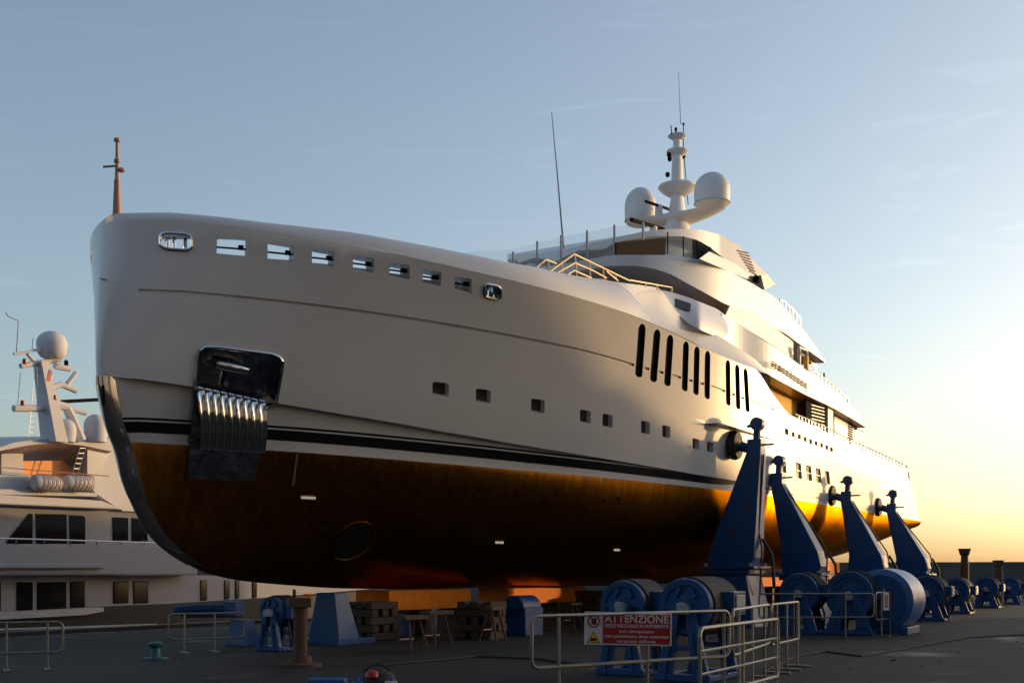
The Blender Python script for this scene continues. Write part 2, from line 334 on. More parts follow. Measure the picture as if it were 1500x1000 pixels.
def cdt_side(mb, holes, top, bot, matf, s_a=None, s_b=None, off=0.0, offf=None, norms=None, flip=False, ds=.5):
    """triangulate the (s,z) region between curves bot(s) and top(s), leaving the hole loops open"""
    pts = []; edges = []
    ss = []; i = 0
    x = s_a
    while x < s_b - 1e-3:
        ss.append(x); d = x - s_a; x += .03 if d < .25 else .08 if d < 1 else .2 if d < 4 else ds
    ss.append(s_b)
    def real_s(x, z):
        q0 = interp(S0, z) if s_a < 0.5 else s_a
        e1 = s_end(z) if s_b > 35 else s_b
        return q0 + (x - s_a) / (s_b - s_a) * (e1 - q0)
    def inv_x(s, z):
        q0 = interp(S0, z) if s_a < 0.5 else s_a
        e1 = s_end(z) if s_b > 35 else s_b
        return s_a + (s - q0) / (e1 - q0) * (s_b - s_a)
    NZ = 9
    cols = []
    for x in ss:
        zt = top(x); zb = bot(x); c = []
        for k in range(NZ + 1): c.append(zb + (zt - zb) * k / NZ)
        cols.append(c)
    hl = []
    for h in holes:
        hl.append([(inv_x(s, z), z) for s, z in h])
    bb = [(min(p[0] for p in h) - .02, max(p[0] for p in h) + .02, min(p[1] for p in h) - .02, max(p[1] for p in h) + .02) for h in hl]
    def inside(p, h):
        r = False; j = len(h) - 1
        for i_ in range(len(h)):
            a, b = h[i_], h[j]
            if (a[1] > p[1]) != (b[1] > p[1]) and p[0] < (b[0] - a[0]) * (p[1] - a[1]) / (b[1] - a[1]) + a[0]: r = not r
            j = i_
        return r
    def in_any(p): return any(b[0] <= p[0] <= b[1] and b[2] <= p[1] <= b[3] and inside(p, h) for b, h in zip(bb, hl))
    idx = {}
    for i, x in enumerate(ss):
        for k, z in enumerate(cols[i]):
            if 0 < k < NZ and in_any((x, z)): continue
            idx[(i, k)] = len(pts); pts.append(Vector((x, z)))
    for i in range(len(ss) - 1):
        for k in (0, NZ): edges.append((idx[(i, k)], idx[(i + 1, k)]))
    for i in (0, len(ss) - 1):
        for k in range(NZ): edges.append((idx[(i, k)], idx[(i, k + 1)]))
    for h in hl:
        o = len(pts); n = len(h); pts += [Vector(p) for p in h]; edges += [(o + i, o + (i + 1) % n) for i in range(n)]
    vs, es, fs, *_ = delaunay_2d_cdt(pts, edges, [], 0, 1e-6)
    o = len(mb.v); P = []; Nn = []
    for v in vs:
        s, z = real_s(v.x, v.y), v.y
        of = off - (offf(s) if offf else 0)
        p = Vector(hull_P(s, z)); n = hull_N(s, z); p = p + n * of * sstep(.05, .8, s - interp(S0, z)) if of else p
        P.append(p); Nn.append(n)
    mb.v += [tuple(p) for p in P]
    if norms is not None: norms += Nn
    for f in fs:
        c = sum((vs[i] for i in f), Vector((0, 0))) / len(f)
        if in_any((c.x, c.y)): continue
        if c.y > interp(list(zip(ss, [q[-1] for q in cols])), c.x) - 1e-5 or c.y < interp(list(zip(ss, [q[0] for q in cols])), c.x) + 1e-5: continue
        a, b, d = (P[i] for i in f[:3]); fn = (b - a).cross(d - a)
        ff = tuple(o + i for i in f)
        if fn.dot(Nn[f[0]]) < 0: ff = ff[::-1]
        mb.f.append(ff); mb.m.append(mb.mi(matf(c.x, c.y))); mb.sm.append(True)

def rrect(pxs, r=.25, n=4):
    """rounded quadrilateral from four image corners (in order) -> loop of (s,z)"""
    c = [Vector(hull_sz(*p)) for p in pxs]; out = []
    for i in range(4):
        p, a, b = c[i], c[i - 1], c[(i + 1) % 4]
        rr = r if isinstance(r, (int, float)) else r[i]
        if rr <= 0: out.append(tuple(p)); continue
        da = (a - p) * rr; db = (b - p) * rr
        for k in range(n + 1):
            u = k / n; q = p + da * (1 - u) ** 2 + db * u ** 2
            out.append(tuple(q))
    return out
def band_px(cx, cy, w_, h_, sl, lean=0):
    """parallelogram in the image: width w_, height h_, top/bottom edges falling with slope sl"""
    return [(cx - w_ / 2 + lean / 2, cy - h_ / 2 - sl * w_ / 2), (cx + w_ / 2 + lean / 2, cy - h_ / 2 + sl * w_ / 2), (cx + w_ / 2 - lean / 2, cy + h_ / 2 + sl * w_ / 2), (cx - w_ / 2 - lean / 2, cy + h_ / 2 - sl * w_ / 2)]
ports = [(339, 361, 44, 24, .09), (411, 369.5, 38, 23, .11), (473.5, 378, 33, 23, .12), (532.5, 387, 31, 22, .14), (585.5, 397, 29, 21, .15), (633, 407, 27, 21, .16), (678.5, 417, 25, 21, .18)]
port_loops = [rrect(band_px(*p), 0) for p in ports]
pills = [(258, 354, 46, 24, .07), (721, 427, 24, 19, .2)]
pill_loops = [rrect(band_px(*p), .32, 5) for p in pills]
squares = [(645.5, 570, 24, 20, .13), (708, 580, 22, 20, .14), (788, 594.5, 20, 20, .15), (857.5, 610, 16, 19, .17), (890, 616, 15, 19, .18), (945.5, 626, 13, 18.5, .2), (976, 632, 12, 17.5, .2), (1019.5, 650, 10, 15.5, .22), (1040.5, 654.5, 9.5, 15, .22), (1076, 661.5, 8, 15, .23)]
square_loops = [rrect(band_px(*p), .18, 3) for p in squares]
slots = [((941.5, 474), (935.5, 552), 10.5), ((963.5, 482), (957, 559), 10), ((982.5, 490), (977.5, 565), 9.5), ((1005.5, 499.5), (1003, 572.5), 8.5), ((1021.5, 507), (1019.5, 578), 8), ((1037, 513.5), (1036, 584), 7.8), ((1066.5, 527), (1067, 593.5), 6.8), ((1080, 533.5), (1081.5, 599), 6.6), ((1092, 539), (1095.5, 603), 6.4)]
slot_loops = []
for (tx, ty), (bx_, by_), w_ in slots:
    q = [(tx - w_ / 2, ty - 1), (tx + w_ / 2, ty + 1.5), (bx_ + w_ / 2, by_ + 1.5), (bx_ - w_ / 2, by_ - 1)]
    c = [Vector(hull_sz(*p)) for p in q]; out = []
    up = (c[0] + c[1]) / 2; dn = (c[2] + c[3]) / 2; hw = (c[1] - c[0]) / 2; ax = (up - dn).normalized() * hw.length * .9
    for k in range(9):
        a = PI - PI * k / 8; out.append(tuple(up - ax + hw * math.cos(a) + ax * math.sin(a)))
    hw2 = (c[2] - c[3]) / 2
    for k in range(9):
        a = -PI * k / 8; out.append(tuple(dn + ax * .5 + hw2 * math.cos(a) + ax * .5 * math.sin(a)))
    slot_loops.append(out)
aft_big = [(1147.5, 680, 8, 24), (1170, 689, 8.5, 23), (1185, 692.5, 8, 22), (1199, 696, 7.6, 21), (1212, 699, 7, 19)]
aft_big_loops = [rrect(band_px(cx, cy, w_, h_, .27, -2), .1, 2) for cx, cy, w_, h_ in aft_big]
aft_small = [(1152.5, 632, 5.5, 9), (1162, 636, 4.5, 7), (1171, 639.5, 4.5, 7), (1179.5, 643, 4.3, 7), (1187.5, 646.5, 4.3, 7), (1195.5, 649, 4, 6.5), (1203.5, 652, 4, 6.5), (1211, 655, 4, 6.5), (1218, 658, 4, 6.5)]
aft_small_loops = [rrect(band_px(cx, cy, w_, h_, .37), 0) for cx, cy, w_, h_ in aft_small]
pocket_px = [(289, 523), (291.5, 515), (300, 508.5), (320, 508.5), (398, 518.5), (409, 523), (414, 530), (413, 540), (404.5, 590), (389, 597), (384, 652), (278, 645), (284.5, 570)]
pocket_loop = [hull_sz(*p) for p in pocket_px]
# groove under the sheer, broken where the slots cross it
def groove(s): return interp(K1, s)
def cross_s(l):
    o = []
    for a_, b_ in zip(l, l[1:] + l[:1]):
        for e_ in (-.05, .05):
            g_ = 6.7 + e_
            if (a_[1] - g_) * (b_[1] - g_) <= 0 and a_[1] != b_[1]: o.append(a_[0] + (b_[0] - a_[0]) * (g_ - a_[1]) / (b_[1] - a_[1]))
    return min(o) - .03, max(o) + .03
xs_ = sorted(cross_s(l) for l in slot_loops)
print('slots', [(round(a,2),round(b,2)) for a,b in xs_])
segs = []; a = .08
for lo, hi in xs_:
    segs.append((a, lo)); a = hi
segs.append((a, K1[-1][0]))
groove_loops = []
for a, b in segs:
    n = max(2, int((b - a) / .5)); hh = .028
    top = [(a + (b - a) * k / n, groove(a + (b - a) * k / n) + hh) for k in range(n + 1)]
    bot = [(a + (b - a) * k / n, groove(a + (b - a) * k / n) - hh) for k in range(n, -1, -1)]
    groove_loops.append(top + bot)
hull = MB(); HN = []
holesU = port_loops + pill_loops + square_loops + slot_loops + aft_big_loops + aft_small_loops + [pocket_loop] + groove_loops
def clipped(loops): return loops
def zK2(s): return max(4.17, interp(K2, s))
STEP = lambda s: .14 * (1 - sstep(3, 21, s)) + .005
cdt_side(hull, holesU, zC0, zK2, lambda x, z: WHITE, s_a=-.3, s_b=C0[-1][0], norms=HN)
# below the lower knuckle: set back by STEP, boot stripes as bands of their own
BOOT = [(0, 4.0), (1, 4.13), (2, 4.33), (3, 4.36), (4, 4.41)]
def band(za, zb, m, split=3):
    rows = []; NS = []
    for k in range(split + 1):
        r = []
        for i in range(150):
            u = (i / 149) ** 1.8; zt, zb_ = min(za, 99), zb
            s_ = -.3 + u * 42
            z = (zb(s_) if callable(zb) else zb) * (1 - k / split) + (za(s_) if callable(za) else za) * k / split
            s = interp(S0, z) + u * (s_end(z) - interp(S0, z)); n = hull_N(s, z)
            p = Vector(hull_P(s, z)) - n * (STEP(s) * sstep(0, .5, s - interp(S0, z)))
            r.append(p); NS.append(n)
        rows.append(r)
    hull.grid(rows, m); HN.extend(NS)
def bandf(a, b, m):
    za = (lambda s: min(max(zK2(s), 4.17) if a == 'k' else a, zK2(s))) ; zb_ = (lambda s: min(b, zK2(s) - .0))
    band2(za, zb_, m)
def band2(za, zb, m, split=2):
    rows = []; NS = []
    for k in range(split + 1):
        r = []
        for i in range(150):
            u = (i / 149) ** 1.8; s_ = -.3 + u * 42
            z = zb(s_) * (1 - k / split) + za(s_) * k / split
            s = interp(S0, z) + u * (s_end(z) - interp(S0, z)); n = hull_N(s, z)
            p = Vector(hull_P(s, z)) - n * (STEP(s) * sstep(0, .5, s - interp(S0, z)))
            r.append(p); NS.append(n)
        rows.append(r)
    hull.grid(rows, m); HN.extend(NS)
fade = lambda s: 1 - sstep(17, 20.5, s)      # the wide black stripe thins out aft of amidships
band2(lambda s: zK2(s), lambda s: min(4.41, zK2(s)), WHITE)
band2(lambda s: min(4.41, zK2(s)), lambda s: min(4.365, zK2(s) - .001), BLACK, 1)
band2(lambda s: min(4.365, zK2(s) - .001), lambda s: min(4.335, zK2(s) - .002), WHITE, 1)
band2(lambda s: min(4.335, zK2(s) - .002), lambda s: 4.13 + (min(4.335, zK2(s) - .002) - 4.13) * (1 - fade(s)), BLACK, 1)
band2(lambda s: 4.13 + (min(4.335, zK2(s) - .002) - 4.13) * (1 - fade(s)), lambda s: 4.0, WHITE, 1)
# underside of the knuckle
rows = [[], []]
for i in range(150):
    u = (i / 149) ** 1.8; s_ = -.3 + u * 42; z = zK2(s_); s = interp(S0, z) + u * (s_end(z) - interp(S0, z)); n = hull_N(s, z); p = Vector(hull_P(s, z))
    rows[0].append(p); rows[1].append(p - n * (STEP(s) * sstep(0, .5, s - interp(S0, z)))); 
hull.grid(rows, WHITE, False); HN.extend([Vector((0, 0, -1))] * 300)
# groove floor
for lp in groove_loops:
    n = len(lp) // 2; top = lp[:n]; bot = lp[n:][::-1]
    r0 = [Vector(hull_P(s, z)) for s, z in top]; r1 = [Vector(hull_P(s, z, -.05)) for s, z in top]; r2 = [Vector(hull_P(s, z, -.05)) for s, z in bot]; r3 = [Vector(hull_P(s, z)) for s, z in bot]
    hull.grid([r0, r1], WHITE, False); HN.extend([Vector((0, 0, -1))] * len(r0) * 2)
    hull.grid([r1, r2], WHITE, False); HN.extend([hull_N(*q) for q in top] * 2)
    hull.grid([r2, r3], WHITE, False); HN.extend([Vector((0, 0, 1))] * len(r0) * 2)
# bottom
ZK = smooth_tab([(-.1, 4.0), (.0, 3.98), (.24, 3.32), (.51, 2.8), (.81, 2.38), (1.15, 2.08), (1.62, 1.82), (2.32, 1.56), (3.29, 1.39), (5, 1.27), (6.67, 1.19), (9.4, 1.15), (20, 1.15), (24, 1.2), (28, 1.4), (32, 1.75), (36, 2.3), (39, 2.9), (41.3, 3.4)])
def bottom(s, ph):
    zk = interp(ZK, s); n = 1.12 + 1.5 * sstep(2, 22, s) + .2 * sstep(26, 41, s)
    tw = hull_t(s, 4.0) - STEP(s) * sstep(0, .5, s)
    return Vector((s, -tw * max(math.cos(ph), 0) ** (2 / n), 4.0 - (4.0 - zk) * max(math.sin(ph), 0) ** (2 / n)))
NB = 22
lip = []
for i in range(150):
    s_ = 41.3 * (i / 149) ** 1.8; n = hull_N(s_, 4.0); lip.append((Vector(hull_P(s_, 4.0)) - n * (STEP(s_) * sstep(0, .5, s_)), bottom(s_, 0), n))
hull.grid([[l[0] for l in lip], [l[1] for l in lip]], WHITE); HN.extend([l[2] for l in lip] * 2)
sb_ = [41.3 * (i / 130) ** 1.7 for i in range(131)]
# the bow thruster tunnel is not cut; a dark disc paints its shaded mouth
TH_C = None
rowsb = [[bottom(s, PI / 2 * k / NB) for s in sb_] for k in range(NB + 1)]
def botN(s, ph):
    e = .02; a = bottom(min(s + e, 41.3), ph) - bottom(max(s - e, .001), ph); b = bottom(s, min(ph + e, PI / 2)) - bottom(s, max(ph - e, 0)); n = a.cross(b)
    if n.length < 1e-9: return Vector((0, 0, -1))
    n.normalize(); return -n
hull.grid(rowsb, ANTI); HN.extend([botN(max(s, .05), max(.02, min(PI / 2 - .02, PI / 2 * k / NB))) for k in range(NB + 1) for s in sb_])
# cap rail / shoulder between sheer crease C0 and inner top C1
C1px = [(134, 330), (150, 313), (170, 307.5), (200, 305.5), (250, 306), (300, 309), (350, 315.5), (420, 325), (500, 337.5), (570, 350.5), (640, 363.5), (700, 375.5), (740, 384), (783, 391), (804, 397), (847, 406.5), (889, 411), (964, 421), (975, 432), (989, 455), (1008, 470), (1056, 494), (1104, 524), (1128, 548)]
def wid(s): return .30 + 1.0 * sstep(7.0, 12.0, s) - 1.28 * sstep(13.2, 20.5, s)
capN = []; rowsc = None
ss = [-.08 + (19.95 + .08) * (i / 130) ** 1.8 for i in range(131)]
RC = [[] for _ in range(7)]
for s in ss:
    z0 = zC0(s); t0 = hull_t(s, z0); q = s + .08
    wd = min(wid(s), t0 * .6 + .0); t1 = t0 - wd
    sx, _ = s + min(.25, q * .3 + .02), 0
    x1, Y1 = px_of(sx if s < 1 else s, t1); z1 = z0 + (max(0, E0 + (842 - interp(C1px, x1)) * Y1 / F - z0) * sstep(1.0, 3.5, s) + .21 * (1 - sstep(1.0, 3.5, s)))
    s1 = s + (min(.22, .22) * (1 - sstep(0, 1.5, q)))
    conc = sstep(10.5, 13.5, s)
    for k in range(7):
        u = k / 6; a = u * PI / 2
        cu, cz = (1 - math.cos(a)), math.sin(a)          # convex
        vu, vz = math.sin(a), 1 - math.cos(a)            # concave
        fu = cu * (1 - conc) + vu * conc; fz = cz * (1 - conc) + vz * conc
        RC[k].append(Vector((s + (s1 - s) * fu, -(t0 + (t1 - t0) * fu), z0 + (z1 - z0) * fz)))
i0 = len(hull.v)
hull.grid(RC, WHITE)
nc = len(ss)
for k in range(7):
    for j in range(nc):
        a = RC[k][min(j + 1, nc - 1)] - RC[k][max(j - 1, 0)]; b = RC[min(k + 1, 6)][j] - RC[max(k - 1, 0)][j]; n = a.cross(b); n = n.normalized() if n.length > 1e-9 else Vector((0, 0, 1)); HN.append(n if n.z > 0 or n.y < -.3 else -n)
# mirror everything to starboard, then flat parts
nv = len(hull.v); nf = len(hull.f)
hull.v += [(x, -y, z) for x, y, z in hull.v]; HN += [Vector((n[0], -n[1], n[2])) for n in HN]
hull.f += [tuple(i + nv for i in f)[::-1] for f in hull.f]; hull.m += hull.m[:]; hull.sm += hull.sm[:]
# deck and transom
def flat(vs, m, n):
    o = len(hull.v); hull.v += [tuple(v) for v in vs]; HN.extend([Vector(n)] * len(vs)); hull.f.append(tuple(range(o, o + len(vs)))); hull.m.append(hull.mi(m)); hull.sm.append(False)
for j in range(nc - 1):
    a, b = RC[6][j], RC[6][j + 1]
    if a.x >= 6.9: flat([a, b, Vector((b.x, -b.y, b.z)), Vector((a.x, -a.y, a.z))], WHITE, (0, 0, 1))
DZ = 6.95
for j in range(60):
    a = -.3 + 7.4 * j / 60; b = -.3 + 7.4 * (j + 1) / 60; ta, tb = max(.01, hull_t(a, DZ) - .03), max(.01, hull_t(b, DZ) - .03)
    flat([(a, -ta, DZ), (b, -tb, DZ), (b, tb, DZ), (a, ta, DZ)], WHITE, (0, 0, 1))
ta = hull_t(7.1, 8) - .31
tb_k = hull_t(7.1, DZ) - .1
flat([(7.05, -tb_k, DZ), (7.05, tb_k, DZ), (7.05, ta, zC0(7.05) + .2), (7.05, -ta, zC0(7.05) + .2)], WHITE, (-1, 0, 0))
edge = []
for k in range(9):
    z = C0[-1][1] + (4.2 - C0[-1][1]) * k / 8; s = s_end(z); edge.append(Vector((s, -hull_t(s, z), z)))
for k in range(0, NB + 1, 2): edge.append(bottom(41.3, PI / 2 * k / NB))
flat(edge + [Vector((p.x, -p.y, p.z)) for p in edge[::-1]], WHITE, (1, 0, 0))
# aft main deck
for j in range(40):
    a = 16 + (C0[-1][0] - 16) * j / 40; b = 16 + (C0[-1][0] - 16) * (j + 1) / 40; za = min(interp([(16, 5.75), (26, 5.75), (34, 5.6), (41, 5.3)], a), zC0(a) - .05); zb = min(interp([(16, 5.75), (26, 5.75), (34, 5.6), (41, 5.3)], b), zC0(b) - .05)
    flat([(a, -5.85, za), (b, -5.85, zb), (b, 5.85, zb), (a, 5.85, za)], WHITE, (0, 0, 1))
hull.build('hull', yacht, HN)
# inner bulwark lining with the same ports
lin = MB(); LN = []
cdt_side(lin, [l for l in port_loops + pill_loops], lambda s: zC0(s) - .12 * (1 - sstep(.8, 2, s)), lambda s: DZ, lambda x, z: WHITE2, s_a=.25, s_b=7.05, norms=LN, off=-.45)
nv = len(lin.v); lin.v += [(x, -y, z) for x, y, z in lin.v]; LN += [Vector((n[0], -n[1], n[2])) for n in LN]; lin.f += [tuple(i + nv for i in f)[::-1] for f in lin.f]; lin.m += lin.m[:]; lin.sm += lin.sm[:]
lin.build('bulwark_lining', yacht, LN)
sr = MB()
for sg in (1, -1):
    a_, b_, c_ = [], [], []
    for i in range(40):
        s_ = 1.1 + 5.8 * i / 39; t_ = hull_t(s_, 7.8); z_ = zC0(s_)
        a_.append((s_, -sg * max(.0, t_ - .32), z_ + .02)); b_.append((s_, -sg * max(.0, t_ - .95), z_ + .0)); c_.append((s_, -sg * max(.0, t_ - .95), z_ + .17))
    sr.grid([a_, b_, c_], WHITE2, False)
sr.build('port_sky_blocker', yacht)  # added behind the ports to hide the sky in their upper half
def reveal(loop, depth, m, name, pane=None, panemat=None, inner=.0, panename='pane', lab=None):
    b = MB(); n = len(loop)
    o_ = [Vector(hull_P(*p)) for p in loop]; i_ = [Vector(hull_P(*p, -depth)) for p in loop]
    b.add(o_ + i_, [(k, (k + 1) % n, n + (k + 1) % n, n + k) for k in range(n)], m, False)
    ob = b.build(name, yacht, label=lab)
    if panemat:
        p = MB(); p.add(i_, [tuple(range(n))], panemat); p.build(panename, ob)
    return ob
for i, l in enumerate(port_loops):
    ob = reveal(l, .45, WHITE2, 'bulwark_port')
    c0, c1, c2, c3 = (Vector(hull_P(*p, -.12)) for p in l)
    MB().tube([c0 * .42 + c3 * .58, c1 * .42 + c2 * .58], .018, DARK, 6).build('port_bar', ob)
    cm = (c0 + c1 + c2 + c3) / 4; MB().lathe(cm * .35 + (c1 + c2) * .325, (c1 - c0), [(-.05, .05), (.05, .05)], DARK, 8).build('port_roller', ob)
for l in pill_loops:
    ob = reveal(l, .45, DCHROME, 'fairlead')
    pts = [hull_P(*p, .012) for p in l]; MB().tube(pts + [pts[0], pts[1]], .03, CHROME, 6, False).build('fairlead_frame', ob)
    c = sum((Vector(hull_P(*p, -.12)) for p in l), Vector()) / len(l); d = Vector(hull_P(*l[0], 0)) - Vector(hull_P(*l[len(l) // 2], 0))
    for k in (-.25, .1, .3):
        e = Vector((d.x, d.y, 0)) * k; MB().tube([c + e + Vector((0, 0, -.14)), c + e + Vector((0, 0, .1))], .03, CHROME, 8).build('fairlead_roller', ob)
for l in square_loops: reveal(l, .15, WHITE2, 'hull_window', True, GLASSP)
for l in slot_loops: reveal(l, .10, DARK, 'slot_window', True, GLASSP)
for i, l in enumerate(aft_big_loops):
    ob = reveal(l, .07, WHITE2, 'aft_window', True, GLASSP)
    if i < 4:
        cs = [Vector(hull_P(*p, -.03)) for p in l]; n = len(cs); c = sum(cs, Vector()) / n
        top_ = max(cs, key=lambda v: v.z); bot_ = min(cs, key=lambda v: v.z); lf = min(cs, key=lambda v: v.x); rt = max(cs, key=lambda v: v.x)
        MB().tube([(c.x, c.y, bot_.z), (c.x, c.y, top_.z)], .016, WHITE2, 4).tube([(lf.x, lf.y, c.z), (rt.x, rt.y, c.z)], .022, WHITE2, 4).build('window_bar', ob)
for l in aft_small_loops: reveal(l, .07, WHITE2, 'vent_opening', True, GLASSD)
# anchor pocket
pk = MB(); n = len(pocket_loop)
o_ = [Vector(hull_P(*p)) for p in pocket_loop]; i_ = [Vector(hull_P(*p, -.45)) for p in pocket_loop]; f_ = [Vector(hull_P(*p, .012)) for p in pocket_loop]
pk.add(o_ + i_, [(k, (k + 1) % n, n + (k + 1) % n, n + k) for k in range(n)], DCHROME, False); pk.add(i_, [tuple(range(n))], DCHROME)
pocket = pk.build('anchor_pocket', yacht)
MB().tube([f_[k] for k in range(12, -1, -1)][0:1] + [f_[k] for k in range(0, 10)], .035, CHROME, 8).build('pocket_rim', pocket)
def SP(px, py, off=0): return Vector(hull_P(*hull_sz(px, py), off))
# anchor crown seen inside the pocket
an = MB(); c = SP(345, 540, -.22); axd = (SP(372, 546, -.22) - SP(318, 534, -.22)).normalized()
an.lathe(c - axd * .36, axd, [(0, .02), (.03, .08), (.12, .115), (.5, .115), (.66, .09), (.72, .02)], CHROME, 20)
an.tube([c, c + Vector((.05, .25, -.35))], .06, DCHROME, 8)
an.build('anchor', pocket)
# fluted chafing plate: nine scooped ribs over the lip of the pocket
fl = MB()
NR = 9; cols = NR * 8 + 1; R = []
for v in range(25):
    y = v / 24; r = []
    for c_ in range(cols):
        u = c_ / (cols - 1); ph = (c_ % 8) / 8
        xt = 288 + u * (389 - 288) + (0) ; yt = 566 + u * 22; xb = 289 + u * (384 - 289); yb = 656 + u * 6
        px = xt + (xb - xt) * y; py = yt + (yb - yt) * y
        bulge = .18 - .26 * max(0, 1 - y / .55) ** 2 - .05 * sstep(.6, 1, y)
        rib = .045 * abs(math.sin(PI * ph))
        r.append(SP(px, py, bulge + .045 - rib))
    R.append(r)
fl.grid(R, CHROME); fl.build('fluted_chafing_plate', pocket)
pl = MB(); R = []
for v in range(9):
    y = v / 8; R.append([SP(280 + (372 - 280) * (k / 10) + (1 - y) * (2 + 10 * k / 10) - 7 * y, 645 + 6 * (k / 10) + (58 - 1 * k / 10) * y - 2 * y, .03 - .0 * y) if True else None for k in range(11)])
# below the waterline the plate runs down over the bottom paint
def botpx(px, py):
    s, ph = 2.0, .3
    best = None
    for it in range(60):
        p = bottom(s, ph); s2, z2 = by_t(px, py, -p.y); s += .5 * (s2 - s); zk = interp(ZK, s)
        n = 1.12 + 1.5 * sstep(2, 22, s) + .2 * sstep(26, 41, s)
        fz = max(0, min(1, (4 - z2) / (4 - zk))); ph += .5 * (math.asin(min(1, fz ** (n / 2))) - ph)
    return max(s, .01), ph
def BP(px, py, off=0):
    s, ph = botpx(px, py); return bottom(s, ph) + botN(s, ph) * off
R2 = []
for v in range(19):
    y = v / 18; r = []
    for k in range(11):
        u_ = k / 10; xl = 285 - 13 * y; xr = 392 - 20 * y
        x = xl + (xr - xl) * u_; yy = 576 + 20 * u_ + (124 - 16 * u_) * y
        s_, z_ = hull_sz(x, yy)
        r.append(SP(x, yy, .035 - STEP(s_) * .4) if z_ > 4.02 else BP(x, yy, .05))
    R2.append(r)
pl.grid(R2, DCHROME)
b_ = [[p for p in R2[-1]], [p + Vector((0, .12, 0)) for p in R2[-1]]]
pl.grid(b_, DCHROME, False); pl.grid([[r[0] for r in R2], [r[0] + Vector((.05, .12, 0)) for r in R2]], DCHROME, False)
pl.grid([[r[-1] for r in R2], [r[-1] + Vector((0, .12, 0)) for r in R2]], DCHROME, False)
pl.build('polished_anchor_plate', pocket)
# stem plate
st = MB(); rows = []
for j in range(40):
    u = j / 39; z = 5.15 + (1.7 - 5.15) * u
    s0 = interp(S0, z) if z > 4 else None
    if s0 is None:
        lo, hi = 0, 9
        for _ in range(40):
            mid = (lo + hi) / 2
            if interp(ZK, mid) > z: lo = mid
            else: hi = mid
        s0 = lo
    wd = .21 if z > 3 else .17
    rows.append([Vector((s0 - .03 + .26 * (a * a) + .0, -a * wd, z)) for a in [-1, -.8, -.55, -.3, 0, .3, .55, .8, 1]])
st.grid(rows, CHROME); 
st.grid([rows[0], [p + Vector((.3, 0, 0)) for p in rows[0]]], CHROME, False)
stem = st.build('stem_plate', yacht)
zs = 5.0; MB().box((interp(S0, 4.85) + .02, -.085, 4.8), (.05, .05, .36), DARK, rz=-.9).build('stem_slot', stem)
# small fittings on the bottom
for (px, py, w_) in ((450, 728, .34), (730, 793, .26), (902, 804, .24)):
    s, ph = botpx(px, py); p = bottom(s, ph); nn = botN(s, ph); MB().box(p + nn * .03, (w_, .05, .07), ALU, rz=-.42, ).build('anode', yacht, bevel=.01)
for (px, py) in ((508, 703), (555, 707), (702, 716), (757, 720), (884, 733), (906, 730), (1020, 738)):
    s, ph = botpx(px, py); MB().lathe(bottom(s, ph) - botN(s, ph) * .02, botN(s, ph), [(0, .06), (.028, .06), (.03, .03)], DARK, 12).build('skin_fitting', yacht)
p0, p1 = BP(434, 660, .02), BP(427, 710, .03); MB().tube([p0, p1], .035, RUST, 4).build('draft_gauge', yacht)
# bow thruster
s, ph = botpx(517, 792); c = bottom(s, ph); nn = botN(s, ph); rr = .52
tm = MB(); tm.lathe(c - nn * .03, nn, [(0, rr + .05), (.06, rr + .04), (.07, rr), (.035, rr - .02), (.03, .02)], ANTI, 40)
tt = tm.build('thruster_tunnel', yacht); tb = MB()
tb.lathe(c + nn * .005, nn, [(0, rr - .03), (.033, rr - .03), (.034, .01)], DARK, 40); tb.build('tunnel_dark_disc', tt)  # dark disc laid on the hull for the shade inside the tunnel

# ============================================================ SUPERSTRUCTURE
def plan_curve(nose, tb, length, aft, taper=0, n=26, p=2.2):
    """from the nose at the centreline round to port and aft: list of (s,t)"""
    out = []
    for i in range(n + 1):
        a = PI / 2 * i / n; out.append((nose + length * (1 - max(0, math.cos(a)) ** (2 / p)), tb * math.sin(a) ** (2 / p)))
    m = 30
    for i in range(1, m + 1):
        s = nose + length + (aft - nose - length) * i / m; out.append((s, tb + taper * i / m))
    return out
def ring(name, plan, top, bot, m, inset=.4, soffit=SOFFIT, in_bot=0, topm=None, parent=None, lab=None, roof=False, topoff=0, lean=0):
    """fascia that follows a plan curve; its edges are traced as image polylines"""
    b = MB(); A = []; B = []
    for s, t in plan:
        x, Y = px_of(s, t); zt = E0 + (842 - interp(top, x)) * Y / F; zb = min(zt - .04, E0 + (842 - interp(bot, x)) * Y / F)
        A.append((s, t, zt)); B.append((s, t, zb))
    full = lambda lst: [L(*p) for p in lst[::-1]] + [L(p[0], -p[1], p[2]) for p in lst[1:]]
    def ins(lst, d, dz=0):
        out = []
        for s, t, z in lst:
            f = max(0, 1 - d / max(abs(t), .01)) if t > d else 0
            out.append((s + d * (1 - min(1, t / 3)), t * f if t > d else 0.0, z + dz))
        return out
    mid = [(s + lean * .0, t + lean, (zt + zb) / 2) for (s, t, zt), (_, _, zb) in zip(A, B)]
    b.grid([full(B), full(mid), full(A)], m)
    Ai = ins(A, inset); Bi = ins(B, inset + in_bot)
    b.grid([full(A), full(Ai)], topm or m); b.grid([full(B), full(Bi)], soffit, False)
    if roof:
        cen = [(s, 0, z + .0) for s, t, z in Ai]; b.grid([full(Ai), full(cen)], topm or m)
    else: b.grid([full(Ai), full(ins(A, inset, -.35))], m)
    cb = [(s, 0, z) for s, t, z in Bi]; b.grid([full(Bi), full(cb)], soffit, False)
    e = [L(*A[-1]), L(*B[-1]), L(B[-1][0], -B[-1][1], B[-1][2]), L(A[-1][0], -A[-1][1], A[-1][2])]; b.add(e, [(0, 1, 2, 3)], m)
    return b.build(name, parent or yacht, label=lab), A, B
